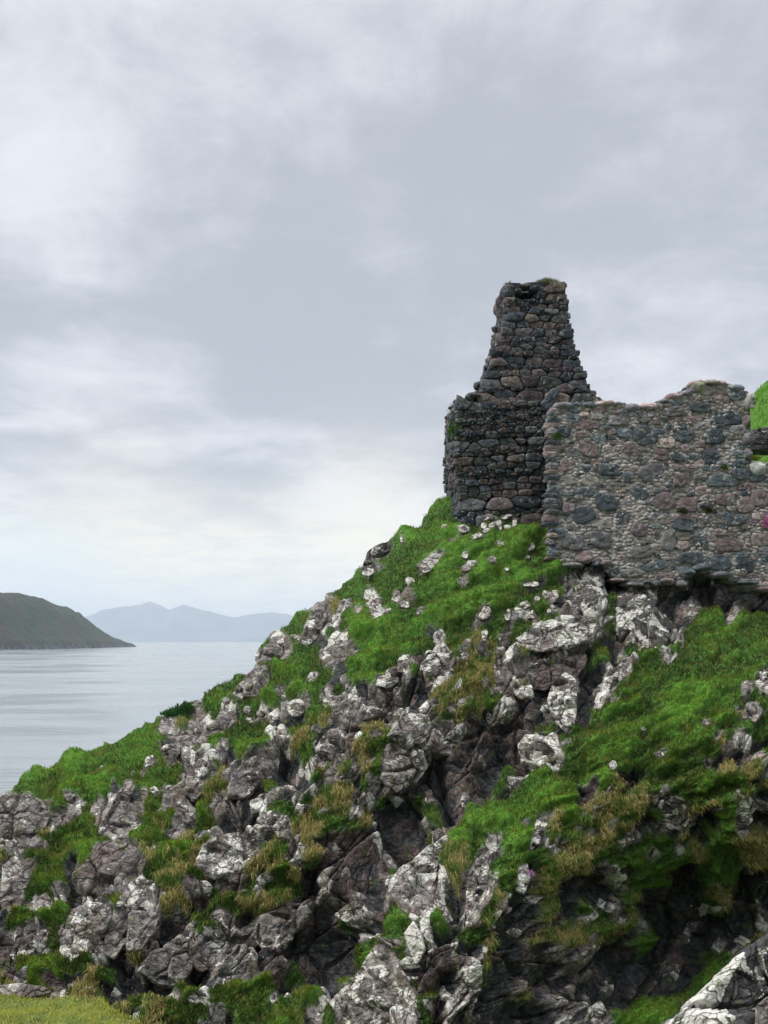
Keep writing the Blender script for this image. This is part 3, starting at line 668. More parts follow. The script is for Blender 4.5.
def rubble(acc, O, ex, nn, ext, z0, z1, rg, skip=None, asp=2.2):
    """rough courses of angular stones: cells round jittered sites; ext(z) -> (a0, a1)"""
    pts = []; z = z0; row = 0
    while z > z1:
        ch = rg.choice([.08, .12, .17, .23, .33], p=[.18, .27, .28, .19, .08]); zc = z-ch/2; a0, a1 = ext(zc); a = a0
        while a < a1:
            w = max(.12, ch*rg.uniform(.8, 2.6)); w = min(w, .75)
            if a1-a-w < .12: w = a1-a+.001
            pts.append((a+w/2+rg.normal(0, .02), zc+rg.normal(0, .17)*ch+.05*math.sin(a*2.3+row), w, ch)); 
            if ch > .2 and rg.random() < .15: pts.append((a+w/2+rg.uniform(-.3, .3)*w, zc+ch*.48, w*.4, ch*.4))
            a += w
        z -= ch
    Pt = np.array(pts); S = Pt[:, :2]*np.array([1, asp])
    for i in range(len(Pt)):
        d = np.linalg.norm(S-S[i], axis=1); o_ = np.argsort(d)[1:22]
        a0, a1 = ext(Pt[i, 1]); e = rg.uniform(-.02, .09); e2 = rg.uniform(-.02, .09)
        poly = np.array([(a0-e, z1*asp-1), (a1+e2, z1*asp-1), (a1+e2, z0*asp+.1), (a0-e, z0*asp+.1)])
        for j in o_:
            n_ = S[j]-S[i]; L_ = np.linalg.norm(n_)
            if L_ < 1e-6: continue
            n_ /= L_; r1, r2 = Pt[i, 2]+Pt[i, 3]*asp, Pt[j, 2]+Pt[j, 3]*asp
            poly = clip_poly(poly, S[i]+n_*(L_*r1/(r1+r2)-.009), n_)
            if len(poly) < 3: break
        if len(poly) < 3: continue
        poly = poly/np.array([1, asp]); c = poly.mean(0)
        if poly[:, 0].ptp() < .05 if hasattr(poly, 'ptp') else (poly[:, 0].max()-poly[:, 0].min()) < .05: continue
        if skip and skip(c): continue
        stone_mesh(acc, c[0], c[1], 1, 1, rg.uniform(.03, .15), PAL_T[rg.integers(len(PAL_T))]*rg.uniform(.75, 1.7), (O, ex, np.array([0, 0, 1.]), nn), rg, poly=poly, seg=36)
def rub_side(kind):
    # faces lean with the profile, so build in slabs between profile rows
    edges = [287, 300, 315, 330, 345, 360, 375, 388, 403, 556]
    if kind in 'FB':
        dm = None
    for e0, e1 in zip(edges[:-1], edges[1:]):
        l, r, d = P_at((e0+e1)/2)
        def ext(z, kind=kind, e0=e0, e1=e1):
            py = min(max(zpy(z), e0+.01), e1); l, r, d = P_at(py)
            if e1 == 556: l, r, d = P_at(max(py, 404.5))
            return {'F': (tx(l), tx(r)), 'B': (-tx(r), -tx(l)), 'L': (-(TC+d), -(TC-d)), 'R': (TC-d, TC+d)}[kind]
        fr = {'F': ((0, TC-d, 0), (1, 0, 0), (0, -1, 0)), 'B': ((0, TC+d, 0), (-1, 0, 0), (0, 1, 0)), 'L': ((tx(l), 0, 0), (0, -1, 0), (-1, 0, 0)), 'R': ((tx(r), 0, 0), (0, 1, 0), (1, 0, 0))}[kind]
        fr = [np.array(q, float) for q in fr]
        sk = (lambda c: tx(518) < c[0] < tx(538) and c[1] > tz(298)) if kind == 'F' else None
        yield fr, ext, tz(e0), tz(e1), sk
def rubble_face(kind):
    parts_ = list(rub_side(kind))
    # one continuous packing over the full height; each stone is set on the plane of its own level
    l_ext = lambda z: parts_[[i for i, p_ in enumerate(parts_) if z >= p_[3] or i == len(parts_)-1][0]][1](z)
    sub = new_acc()
    n0 = acc['n']
    O0 = parts_[0][0]
    class _A(dict): pass
    st_ = []
    global stone_mesh
    real = stone_mesh
    def leaning(acc_, cx, cz, w, h, prot, col, frame, rg_, **kw):
        i = [i for i, p_ in enumerate(parts_) if cz >= p_[3] or i == len(parts_)-1][0]
        py = min(max(zpy(cz), 287), 556); d = P_at(py if py < 403 else max(py, 404.5)); l, r, d = d
        O = {'F': (0, TC-d, 0), 'B': (0, TC+d, 0), 'L': (tx(l), 0, 0), 'R': (tx(r), 0, 0)}[kind]
        sk = parts_[0][4]
        if sk and sk((cx, cz)): return
        real(acc_, cx, cz, w, h, prot, col, (np.array(O, float), frame[1], frame[2], frame[3]), rg_, **kw)
    stone_mesh = leaning
    rubble(acc, O0[0], O0[1], O0[2], l_ext, tz(284.5), tz(556), rg)
    stone_mesh = real
for kind in 'FLRB': rubble_face(kind)
# broken rim, shoulder stones
def loose(acc, x, y, z, w, h, d, col, rg):
    """closed lump stone"""
    seg, ring = 16, 9; th = np.linspace(0, 2*np.pi, seg, endpoint=False); ph = np.linspace(-np.pi/2, np.pi/2, ring)
    X = np.stack([np.cos(ph)[:, None]*np.cos(th)*w/2, np.cos(ph)[:, None]*np.sin(th)*d/2, np.tile(np.sin(ph)[:, None], (1, seg))*h/2], -1)
    dirs = X/np.array([w/2, d/2, h/2]); s = np.ones((ring, seg))
    for _ in range(9):
        v = rg.normal(size=3); v /= np.linalg.norm(v); k = dirs@v; s = np.where(k > .1, np.minimum(s, rg.uniform(.68, .95)/np.maximum(k, .1)), s)
    X = X*(s*1.15)[..., None]+rg.normal(0, .006, X.shape); c, q = math.cos(rg.uniform(-.4, .4)), math.sin(rg.uniform(-.4, .4))
    X = X+np.array([x, y, z]); acc['V'].append(X.reshape(-1, 3)); acc['F'].append(grid_faces(ring, seg, True, acc['n'])); acc['n'] += ring*seg; acc['C'].append(np.tile(col, (ring*seg, 1)))
for px, py, w, h in [(510,292,.30,.34),(522,291,.22,.14),(528,286,.62,.09),(538,285,.5,.12),(512,288,.3,.2),(556,287,.4,.14),(546,283,.3,.12),(564,286,.2,.16),(533,284,.26,.10),(545,289,.3,.2),(558,292,.26,.24),(565,297,.16,.26),(501,327,.3,.14),(577,352,.2,.12),(570,324,.2,.18),(583,372,.22,.12),
    (590,386,.2,.14),(594,394,.24,.16),(600,400,.3,.2),(481,384,.22,.16),(477,394,.24,.2),(461,403,.28,.16),(465,401,.3,.14),(455,410,.18,.2),(454,436,.14,.14),(453,466,.14,.1)]:
    for yy in (.0, .55, 1.1) if py < 300 else (0.05,):
        loose(acc, tx(px)+rg.uniform(-.02, .02), TC-P_at(py)[2]+.12+yy, tz(py), w*1.15, h*1.1, .38, PAL_T[rg.integers(len(PAL_T))]*rg.uniform(.9, 1.4), rg)
for py_, w_ in ((402, .5), (403, .5)):
    for k in range(10):
        loose(acc, tx(rg.uniform(457, 476)), TC-1.2+rg.uniform(0, 2.3), tz(401+rg.uniform(-2, 3)), rg.uniform(.2, .4), rg.uniform(.1, .22), .35, PAL_T[rg.integers(len(PAL_T))], rg)
for k in range(46):
    q = rg.random(); loose(acc, tx(459+q*21), TC-1.25+rg.uniform(0, 2.0), tz(403-q*q*14+rg.uniform(-1, 3)), rg.uniform(.14, .36), rg.uniform(.09, .2), .34, PAL_T[rg.integers(len(PAL_T))]*rg.uniform(.9, 1.5), rg)
build_acc('masonry', acc, M_STONE, tower)

def leaf_clump(name, centre, size, ncount, pal, parent=None, length=.07, width=.02, rg=rg, hang=.2):
    c = np.asarray(centre, float); p = rg.normal(size=(ncount, 3)); p += .35*np.round(p); p /= np.linalg.norm(p, axis=1, keepdims=True)
    p *= rg.random((ncount, 1))**.5; base = c+p*np.asarray(size)*.5
    nrm = p*.8+np.array([0, -.3, .4]); nrm /= np.linalg.norm(nrm, axis=1, keepdims=True)
    pal = np.asarray(pal); cl = pal[rg.integers(0, len(pal), ncount)]*rg.uniform(.7, 1.25, (ncount, 1))
    V, q, t3, cc = blades(base, nrm, rg.uniform(.5, 1.2, ncount)*length, rg.uniform(.7, 1.3, ncount)*width, cl, np.full(ncount, hang), rg)
    return mk_mesh(name, V, [q, t3], M_LEAF, {'Col': cc}, False, parent)
PG = [(.06, .16, .02), (.10, .22, .03), (.04, .10, .02), (.16, .20, .05)]
PO = [(.16, .17, .05), (.22, .20, .08), (.09, .12, .03)]
leaf_clump('turf_cap', (tx(552), TC-.45, float(tz(284))+.02), (.80, 1.0, .20), 2600, PO+PG[:1], tower, .10, .016)
leaf_clump('turf_cap', (tx(512), TC-.45, float(tz(285))), (.3, .9, .10), 500, PO, tower, .08, .014)
leaf_clump('ivy_patch', (tx(456), TC-1.34, tz(431)), (.42, .2, .62), 500, PG[:3], tower, .07, .035, hang=.8)
leaf_clump('turf_cap', (tx(461), TC-.3, tz(401)), (.6, 1.6, .10), 500, PO, tower, .07, .012)

# the wall
WY = 20.45; ws = WY/F
def wz(py, Y=WY): return (HY-py)*Y/F
def wx_(px, Y=WY): return (px-CX)*Y/F
WTOP = np.array([(546, 420), (549, 411), (560, 405), (580, 403), (597, 403), (618, 402), (628, 405), (640, 407), (655, 403), (670, 397), (685, 392), (691, 390), (693, 383), (720, 382), (740, 388), (748, 392), (749.5, 393), (751, 461), (768, 463), (800, 466), (850, 470)], float)
WBOT = np.array([(546, 566), (560, 566), (585, 561), (605, 563), (612, 576), (625, 582), (650, 584), (680, 585), (690, 575), (700, 570), (720, 572), (735, 582), (768, 592), (850, 600)], float)
wall = empty('ruined_wall', (wx_(650), WY+.4, wz(570)))
tag(wall, 'broad lichened rubble wall with pink-grey mortar right of the dark tower', 'ruined wall')
nx, nz_ = 420, 240
wpx = np.linspace(549, 850, nx); tt = np.linspace(0, 1, nz_)[:, None]
tp = np.interp(wpx, WTOP[:, 0], WTOP[:, 1])+1.6*fbm(wpx/7, 0*wpx, 0, 3, 81); bt = np.interp(wpx, WBOT[:, 0], WBOT[:, 1])+5*fbm(wpx/11, 0*wpx, 0, 3, 82)
PYw = bt[None]+(tp-bt)[None]*tt; PXw = np.broadcast_to(wpx, PYw.shape)
Xw, Zw = wx_(PXw), wz(PYw)
rel = .05*fbm(Xw*2.2, Zw*2.2, 0, 3, 83)+.035*fbm(Xw*9, Zw*9, 0, 3, 84)
d1, d2, *_ = voronoi2(Xw*6+fbm(Xw*5, Zw*5, 0, 2, 85)*.4, Zw*11, 86); rel += .035*sstep(0, .35, d2-d1)-.02
FR = np.stack([Xw, WY-rel, Zw], -1)
eg = sstep(4.0+.9, 4.0, Xw)*.08*(fbm(Zw*4, 0*Zw, 0, 3, 88)+fbm(Zw*1.2, 0*Zw, 0, 2, 89)); FR[..., 0] += eg; Xw = Xw+eg
BKp = np.stack([Xw+.19*sstep(Xw.min()+1.5, Xw.min(), Xw), np.full(Xw.shape, WY+.95)+rel, Zw], -1)
Vw = np.concatenate([FR.reshape(-1, 3), BKp.reshape(-1, 3)]); ff = grid_faces(nz_, nx); nb = nz_*nx
i = np.arange(nx-1)
def strip(i0, i1): return np.stack([i0, i1, i1+nb, i0+nb], 1)
tops = strip((nz_-1)*nx+i, (nz_-1)*nx+i+1); bots = strip(i+1, i)
j = np.arange(nz_-1); lf = strip(j*nx, (j+1)*nx); rt = strip((j+1)*nx+nx-1, j*nx+nx-1)
mk_mesh('mortar', Vw, [ff, ff[:, ::-1]+nb, tops, bots, lf, rt], M_MORTAR, None, True, wall)
acc = new_acc(); rg = np.random.default_rng(8)
def inside(px, py, m=0):
    return (550+m < px < 846) and (py-m > np.interp(px, WTOP[:, 0], WTOP[:, 1])) and (py+m < np.interp(px, WBOT[:, 0], WBOT[:, 1])) and not (745 < px < 753 and py < 470)
placed = []
def try_put(px, py, w, h, prot, col, loosef=1.0):
    for (a, b, c, d) in placed:
        if abs(a-px) < (c+w)/2*loosef and abs(b-py) < (d+h)/2*loosef and ((a-px)/((c+w)/2*loosef))**2+((b-py)/((d+h)/2*loosef))**2 < 1: return False
    placed.append((px, py, w, h))
    stone_mesh(acc, wx_(px), wz(py), w*ws, h*ws, prot, col, FRM, rg); return True
FRM = (np.array([0, WY-.0, 0.]), np.array([1., 0, 0]), np.array([0, 0, 1.]), np.array([0, -1., 0]))
BIG = [(645,436,26,20),(610,470,28,13),(651,474,26,22),(728,418,26,16),(715,437,22,15),(684,436,20,14),(722,481,30,15),(711,457,20,14),(680,481,14,14),(665,502,22,18),(607,502,26,17),(589,449,22,15),(568,465,16,12),
 (600,540,20,18),(640,553,28,12),(668,540,16,22),(700,545,16,15),(728,545,26,15),(655,566,26,10),(690,558,26,12),(745,565,20,14),(719,563,24,17),(688,505,18,16),(745,505,20,16),(725,500,20,12),(640,494,16,14),(760,540,18,14),
 (583,565-8,16,12),(622,517,14,12),(560,432,22,12),(640,418,18,12),(672,412,24,10),(700,408,22,9),(585,515,24,18),(573,543,22,15),(555,500,14,20),(625,448,20,12),(760,498,20,18),(757,475,18,14),(780,520,24,16),(800,490,26,14),(820,540,24,18),(790,565,24,14),
 (632,573,24,9),(612,570,16,8),(665,578,24,8),(740,474,20,12),(590,425,20,10),(660,455,16,12),(700,480,14,10),(735,520,22,12),(683,525,22,13),(705,522,16,12),(640,530,18,13)]
for px, py, w, h in BIG:
    if inside(px, py, 2): try_put(px, py, w, h, rg.uniform(.035, .06), .8*PAL_W[rg.integers(len(PAL_W))]*rg.uniform(.8, 1.1), .8)
for (wr, hr, tries, pr) in (((12, 20), (6, 11), 420, (.02, .05)), ((7, 13), (3.5, 7), 1300, (.015, .045)), ((4, 8), (2.0, 4.0), 2600, (.015, .04))):
    for _ in range(tries):
        px, py = rg.uniform(548, 848), rg.uniform(385, 596); w, h = rg.uniform(*wr), rg.uniform(*hr)
        if px < 640 and py > 490 and rg.random() < .8: continue
        if inside(px, py, h*.3):
            c = PAL_W[rg.integers(len(PAL_W))]*rg.uniform(.9, 1.7)
            if rg.random() < .18: c = np.array([.30, .28, .26])*rg.uniform(.8, 1.2)
            try_put(px, py, w, h, rg.uniform(*pr), c, .93)
for k in range(26):                                        # quoins up the broken left edge
    py = 414+k*5.8; stone_mesh(acc, wx_(551+rg.uniform(-1.5, 3)), wz(py), rg.uniform(7, 18)*ws, rg.uniform(4, 8)*ws, rg.uniform(.05, .10), PAL_W[rg.integers(len(PAL_W))]*rg.uniform(.8, 1.3), FRM, rg)
build_acc('masonry', acc, M_WSTONE, wall)
acc = new_acc()
px = 554.0
while px < 846:
    w = rg.uniform(8, 20); y = np.interp(px+w/2, WTOP[:, 0], WTOP[:, 1])
    if not (738 < px < 756):
        for q in (.16, .52, .85): loose(acc, wx_(px+w/2)+rg.uniform(-.03, .03), WY+q-.04, wz(y+1.5)+rg.uniform(-.02, .03), w*ws*1.1, rg.uniform(.12, .22), .42, PAL_W[rg.integers(len(PAL_W))]*rg.uniform(1.0, 1.6), rg)
    px += w*.9
for px, y, w, h, c in [(698,387,12,12,(.30,.33,.22)),(712,384,16,7,(.22,.2,.17)),(747,402,6,16,(.34,.34,.32)),(746,440,8,12,(.2,.19,.2)),(747,455,8,10,(.15,.15,.16)),(745,422,8,14,(.16,.13,.13)),(758,468,18,14,(.5,.5,.48))]:
    loose(acc, wx_(px), WY+.05, wz(y), w*ws, h*ws, .45, np.array(c), rg); loose(acc, wx_(px), WY+.6, wz(y), w*ws, h*ws, .5, np.array(c), rg)
build_acc('coping_stones', acc, M_WSTONE, wall)
acc = new_acc(); px = 549.0
while px < 846:
    w = rg.uniform(7, 22); y = np.interp(px+w/2, WBOT[:, 0], WBOT[:, 1])
    for q in (.03, .35, .7):
        if rg.random() < .7: loose(acc, wx_(px+w/2)+rg.uniform(-.03, .03), WY+q+.02, wz(y-1)+rg.uniform(-.10, .05), w*ws*1.1, rg.uniform(.08, .22), .45, PAL_W[rg.integers(len(PAL_W))]*rg.uniform(.6, 1.0), rg)
    px += w*.9
build_acc('footing_stones', acc, M_WSTONE, wall)
leaf_clump('turf_cap', (wx_(724), WY+.45, wz(384)), (.9, .8, .10), 900, PO, wall, .07, .012)
leaf_clump('moss_cushion', (wx_(756), WY+.05, wz(458)), (.32, .3, .14), 500, [(.20, .26, .04), (.26, .28, .05)], wall, .04, .02)
def wall_plant(px, py, w, h, pal, lab, name='wall_plant', cat='plant', n=300, flowers=None, Y=WY):
    e = empty(name, (wx_(px, Y), Y-.06, wz(py, Y))); tag(e, lab, cat)
    leaf_clump('leaves', (wx_(px, Y), Y-.08, wz(py, Y)), (w*ws, .14, h*ws), n, pal, e, .06, .02, hang=.5)
    if flowers is not None: leaf_clump('petals', (wx_(px, Y), Y-.15, wz(py, Y)), (w*ws*1.05, .16, h*ws*1.05), flowers, [(.70, .22, .50), (.80, .38, .62), (.55, .12, .38)], e, .045, .035)
wall_plant(556, 437, 9, 9, PG[:3], 'small dark plant with a reddish top growing where wall meets tower', n=260)
wall_plant(681, 512, 12, 7, [(.04, .07, .02), (.08, .10, .03)], 'left of two dark moss tufts midway up the wall', n=260)
wall_plant(707, 511, 11, 8, [(.03, .05, .02), (.09, .08, .03)], 'right of two dark moss tufts midway up the wall', n=260)
wall_plant(723, 469, 10, 6, PG, 'small green fern in a joint high on the wall', n=200)
wall_plant(765, 523, 15, 15, PG[:2], 'clump of bright pink flowers on the wall face at its right end', 'flower_clump', 'flowers', 260, 320)
r0, c0 = gidx(526, 877); pp = P1[r0, c0]
e = empty('flower_clump', pp); tag(e, 'tiny lilac flower clump beside the lilac-stained white rock', 'flowers')
leaf_clump('petals', pp+N0[r0, c0]*.12, (.14, .14, .14), 120, [(.45, .25, .42)], e, .03, .02)
# shrub on the ridge
r0, c0 = gidx(178, 716); pp = P1[r0, c0]
e = empty('shrub', pp); tag(e, 'small dark green shrub on the skyline at the head of the seaward grass', 'shrub')
leaf_clump('foliage', pp+np.array([.0, 0, .05]), (.5, .5, .24), 500, [(.03, .10, .03), (.05, .15, .04)], e, .08, .03)
leaf_clump('foliage', pp+np.array([.2, .05, .14]), (.34, .3, .26), 300, [(.03, .10, .03), (.06, .17, .04)], e, .08, .03)
leaf_clump('foliage', pp+np.array([-.22, .0, .0]), (.3, .3, .16), 200, [(.04, .12, .03), (.06, .17, .04)], e, .08, .03)
mk_mesh('stem', np.array([[x*.02+pp[0], y*.02+pp[1], pp[2]-.1+.35*z] for z in (0, 1) for x, y in ((-1, -1), (1, -1), (1, 1), (-1, 1))]), np.array([[0, 1, 5, 4], [1, 2, 6, 5], [2, 3, 7, 6], [3, 0, 4, 7], [4, 5, 6, 7]]), M_CORE, None, False, e)

# ------------------------------------------------------------------ grassy hill behind the wall (right), near ledge (bottom left), ground round the eye
def sheet(name, xs, ys, zf, a1, a2, label, kind='structure', mat=M_TERR):
    X, Y = np.meshgrid(xs, ys); Z = zf(X, Y)
    V = np.stack([X, Y, Z], -1).reshape(-1, 3)
    A = np.tile(np.array(a1, float), (len(V), 1)); B_ = np.tile(np.array(a2, float), (len(V), 1))
    o = mk_mesh(name, V, grid_faces(len(ys), len(xs)), mat, {'A1': A, 'A2': B_}); tag(o, label, None, None, kind); return o, X, Y, Z
def hz(X, Y):
    h = 9.9*sstep(8.5, 17, X-(Y-30)*.1+1.0*fbm(X*.3, Y*.3, 0, 3, 91))*sstep(23, 31.5, Y)
    st = .5*sstep(.2, .35, (Y % 2.2)/2.2)
    return 1.2+h+st*sstep(26, 28, Y)*.6+.25*fbm(X*.9, Y*.9, 0, 4, 92)-8*sstep(13.5, 11, X)*0
o, HX, HYY, HZ = sheet('hill', np.linspace(6, 46, 260), np.linspace(22.6, 60, 260), hz, (0, .3, 0), (0, .1, 1), 'green hill rising behind the right end of the wall')
k = rng.integers(0, HX.size, 150000); B = np.stack([HX.ravel()[k]+rng.uniform(-.08, .08, len(k)), HYY.ravel()[k]+rng.uniform(-.08, .08, len(k)), 0*k], 1)
B[:, 2] = hz(B[:, 0], B[:, 1])-.02; m = (B[:, 1] < 36) & (B[:, 0] < 22) & (B[:, 0] > 10); B = B[m]; n = len(B)
pal = GRC['G']; cl = pal[rng.integers(0, 3, n)]*rng.uniform(.7, 1.2, (n, 1))
V, q, t3, cc = blades(B, np.tile([0, -.3, .9], (n, 1)), rng.uniform(.12, .35, n), rng.uniform(.02, .05, n), cl, rng.uniform(.1, .5, n), rng)
tag(mk_mesh('grass', V, [q, t3], M_LEAF, {'Col': cc}, False), 'rough green grass on the hill behind the wall', None, None, 'stuff')
for i_, (px, py, w, h, Y, lab) in enumerate([(772, 443, 62, 24, 25.5, 'dark flat rock ledge on the hill seen past the wall end'), (752, 399, 7, 22, 26.5, 'upright pale rock on the hill just beyond the wall end')]):
    rock_from_outline('rock', ([(742,433),(760,428),(800,430),(836,440),(800,454),(744,451)] if i_ == 0 else blob_poly(px, py, w, h, 0, 301)), lab, 'rock', None, at_Y=Y, th=.8, lich=.3 if i_ == 0 else .9, dark=.7*(i_ == 0))

# ground on the near side: the ledge the picture is taken from, dipping into the gully, rising behind
def near_z(X, Y):
    led = -2.76-.10*(Y-6.2)+.05*fbm(X*2, Y*2, 0, 3, 95)                # grassy ledge, left
    edge = sstep(-1.80, -2.05, X+.55*(Y-6.5)+.25*fbm(X*1.5, Y*1.5, 0, 2, 96))*sstep(7.05, 6.8, Y+.15*fbm(X*2, Y*2, 0, 2, 97)+.12*(X+3))
    base = np.interp(Y, [-30, -8, -1, 1.5, 4, 7, 10, 13], [1, 0, -1.4, -1.9, -4.6, -6.2, -6.9, -6.6])+.35*fbm(X*.8, Y*.8, 0, 4, 98)
    return base*(1-edge)+np.maximum(led, base)*edge
o, NX, NY, NZ = sheet('ground', np.linspace(-26, 26, 420), np.concatenate([np.linspace(-30, 3, 60), np.linspace(3.1, 9, 240), np.linspace(9.1, 14, 60)]), near_z, (0, .4, 0), (0, .5, .6), 'grassy ledge and gully floor on the near side')
k = rng.integers(0, NX.size, 700000); X_, Y_ = NX.ravel()[k]+rng.uniform(-.06, .06, len(k)), NY.ravel()[k]+rng.uniform(-.015, .015, len(k))
m = (X_ > -4.6) & (X_ < -1.2) & (Y_ > 5.2) & (Y_ < 7.3); X_, Y_ = X_[m], Y_[m]; X_ = np.tile(X_, 3)+rng.uniform(-.05, .05, 3*len(X_)); Y_ = np.tile(Y_, 3)+rng.uniform(-.05, .05, len(X_))
Z_ = near_z(X_, Y_); m = Z_ > -3.6; B = np.stack([X_, Y_, Z_-.004], 1)[m]; n = len(B)
pal = np.array([[.46, .46, .09], [.36, .40, .07], [.60, .52, .19], [.15, .20, .04]]); pt = fbm(B[:, 0]*4, B[:, 1]*4, 0, 2, 99)
cl = pal[np.clip((1.5+pt*3+rng.normal(0, .8, n)).astype(int), 0, 3)]*rng.uniform(.8, 1.2, (n, 1))
V, q, t3, cc = blades(B, np.tile([0, -.1, .9], (n, 1)), rng.uniform(.02, .05, n), rng.uniform(.005, .009, n), cl, rng.uniform(.1, .6, n), rng)
tag(mk_mesh('grass', V, [q, t3], M_LEAF, {'Col': cc}, False), 'yellow-green moss and short grass on the near ledge', None, None, 'stuff')
rock_from_outline('stone', blob_poly(70, 1022, 20, 10, 0, 501), 'white stone half buried in the near yellow-green ledge', 'stone', None, at_Y=6.35, th=.5, lich=1.1)
rock_from_outline('rock_slab', [(-20,998),(0,985),(20,983),(45,987),(52,992),(20,1000)], 'flat grey slab edging the near yellow-green ledge', 'rock', None, at_Y=7.0, th=.4, lich=.75)

# ------------------------------------------------------------------ sea, headland, far mountains
m, t, b = new_mat('sea_water'); P = pos(t)
mp = t.node('ShaderNodeMapping'); t.l.new(P, mp.inputs[0]); mp.inputs['Scale'].default_value = (.35, 1.0, 1)
n1 = t.noise(mp.outputs[0], .55, 6, .6); n2 = t.noise(mp.outputs[0], .035, 5, .55)
t.put(b.inputs['Base Color'], (.27, .30, .315)); t.put(b.inputs['Roughness'], t.math('ADD', .05, t.math('MULTIPLY', t.ramp(n2, .35, .65), .22)))
b.inputs['IOR'].default_value = 1.33
bump(t, b, t.math('ADD', n1, t.math('MULTIPLY', n2, 1.2)), .7, .5)
ys = np.concatenate([np.linspace(-60, 400, 40), np.geomspace(420, 19400, 60)]); xs = np.linspace(-11400, 11400, 60)
X, Y = np.meshgrid(xs, ys); o = mk_mesh('sea', np.stack([X, Y, np.full(X.shape, SEA)], -1).reshape(-1, 3), grid_faces(len(ys), len(xs)), m); tag(o, 'calm pale grey-blue sea', None, None, 'structure')

m, t, b = new_mat('headland_heath'); P = pos(t)
n1 = t.noise(P, .02, 8, .65); n2 = t.noise(P, .09, 6, .6)
sp = t.node('ShaderNodeSeparateXYZ'); t.l.new(P, sp.inputs[0])
c = t.mix(t.ramp(n1, .42, .56), (.004, .030, .002), (.036, .026, .008)); c = t.mix(t.ramp(n2, .5, .62), c, (.02, .03, .018))
shore = t.ramp(t.math('ADD', sp.outputs[2], t.math('MULTIPLY', n2, 16)), 8, -4)
c = t.mix(shore, c, t.mix(t.ramp(n2, .45, .6), (.015, .017, .02), (.11, .105, .10)))
t.put(b.inputs['Base Color'], c); b.inputs['Roughness'].default_value = .95; bump(t, b, t.math('ADD', n1, n2), 1, 8)
ys = np.linspace(1050, 2260, 260); xs = np.linspace(-1500, -540, 240); X, Y = np.meshgrid(xs, ys)
xs_ = np.interp(Y, [1050, 1200, 1330, 1500, 1700, 1900, 2010, 2060, 2120], [-900, -640, -598, -570, -572, -580, -596, -604, -900])+10*fbm(Y/60, 0*Y, 0, 3, 71)
Hc = np.interp(Y, [1050, 1200, 1330, 1500, 1700, 1850, 1960, 2040, 2090], [30, 80, 98, 98, 93, 80, 57, 27, 0])
s = xs_-X
Z = SEA+np.where(s > 0, 6*sstep(0, 8, s)+Hc*sstep(-10, 130, s)**.8+.08*np.maximum(s-130, 0), s*.4)+sstep(0, 60, s)*(9*fbm(X/55, Y/55, 0, 4, 72)+6*fbm(X/16, Y/16, 0, 3, 73))*np.minimum(1, Hc/40)
Z = np.where(Hc <= .5, SEA-5, Z)
o = mk_mesh('headland', np.stack([X, Y, Z], -1).reshape(-1, 3), grid_faces(len(ys), len(xs)), m); tag(o, 'dark green and brown headland running into the sea on the left', None, None, 'structure')

m, t, b = new_mat('far_hills'); P = pos(t); n1 = t.noise(P, .0018, 7, .6)
t.put(b.inputs['Base Color'], t.mix(t.ramp(n1, .35, .65), (.035, .045, .03), (.10, .085, .07))); b.inputs['Roughness'].default_value = .95
RG = np.array([(-60, 634), (20, 632), (60, 626), (85, 616), (100, 610), (118, 607), (130, 606), (142, 604), (150, 601), (158, 604), (172, 610), (178, 607), (185, 604), (193, 607), (215, 613), (235, 617), (250, 614), (270, 612), (290, 615), (300, 619), (340, 622), (380, 628), (430, 636), (480, 640.5)], float)
xs = np.linspace(-7800, 1700, 520); ys = np.linspace(13000, 18200, 160); X, Y = np.meshgrid(xs, ys)
crest = 22*fbm(X/190, Y/400, 0, 3, 68)+(HY-np.interp(X/15000*F+CX, RG[:, 0], RG[:, 1]))/F*15000+14
rid = 1-np.abs(Y-15000+250*fbm(X/900, 0*X, 0, 3, 66))/np.where(Y < 15000, 1850, 2900); rid = np.clip(rid, -.05, 1)
spur = fbm(X/520, Y/1500, 0, 4, 67)
Z = SEA+crest*np.where(rid > 0, rid**1.15, rid)*(1+.35*spur*np.clip((1-rid)*3, 0, 1))-2
o = mk_mesh('mountains', np.stack([X, Y, Z], -1).reshape(-1, 3), grid_faces(len(ys), len(xs)), m); tag(o, 'faint blue island mountains across the sea', None, None, 'structure')

# ------------------------------------------------------------------ air
hv = np.array([[x, y, z] for z in (-17.5, 770) for x, y in ((-11900, -900), (11900, -900), (11900, 19900), (-11900, 19900))], float)
hf = np.array([[3, 2, 1, 0], [4, 5, 6, 7], [0, 1, 5, 4], [1, 2, 6, 5], [2, 3, 7, 6], [3, 0, 4, 7]])
hm = bpy.data.materials.new('air'); hm.use_nodes = True; nt = hm.node_tree; nt.nodes.clear()
vo = nt.nodes.new('ShaderNodeVolumePrincipled'); ou = nt.nodes.new('ShaderNodeOutputMaterial'); nt.links.new(vo.outputs[0], ou.inputs['Volume'])
vo.inputs['Color'].default_value = (.78, .88, 1.0, 1); vo.inputs['Density'].default_value = (.000095); vo.inputs['Anisotropy'].default_value = .35
hz_ = mk_mesh('haze', hv, hf, hm, None, False); tag(hz_, 'thin sea haze', None, None, 'stuff')

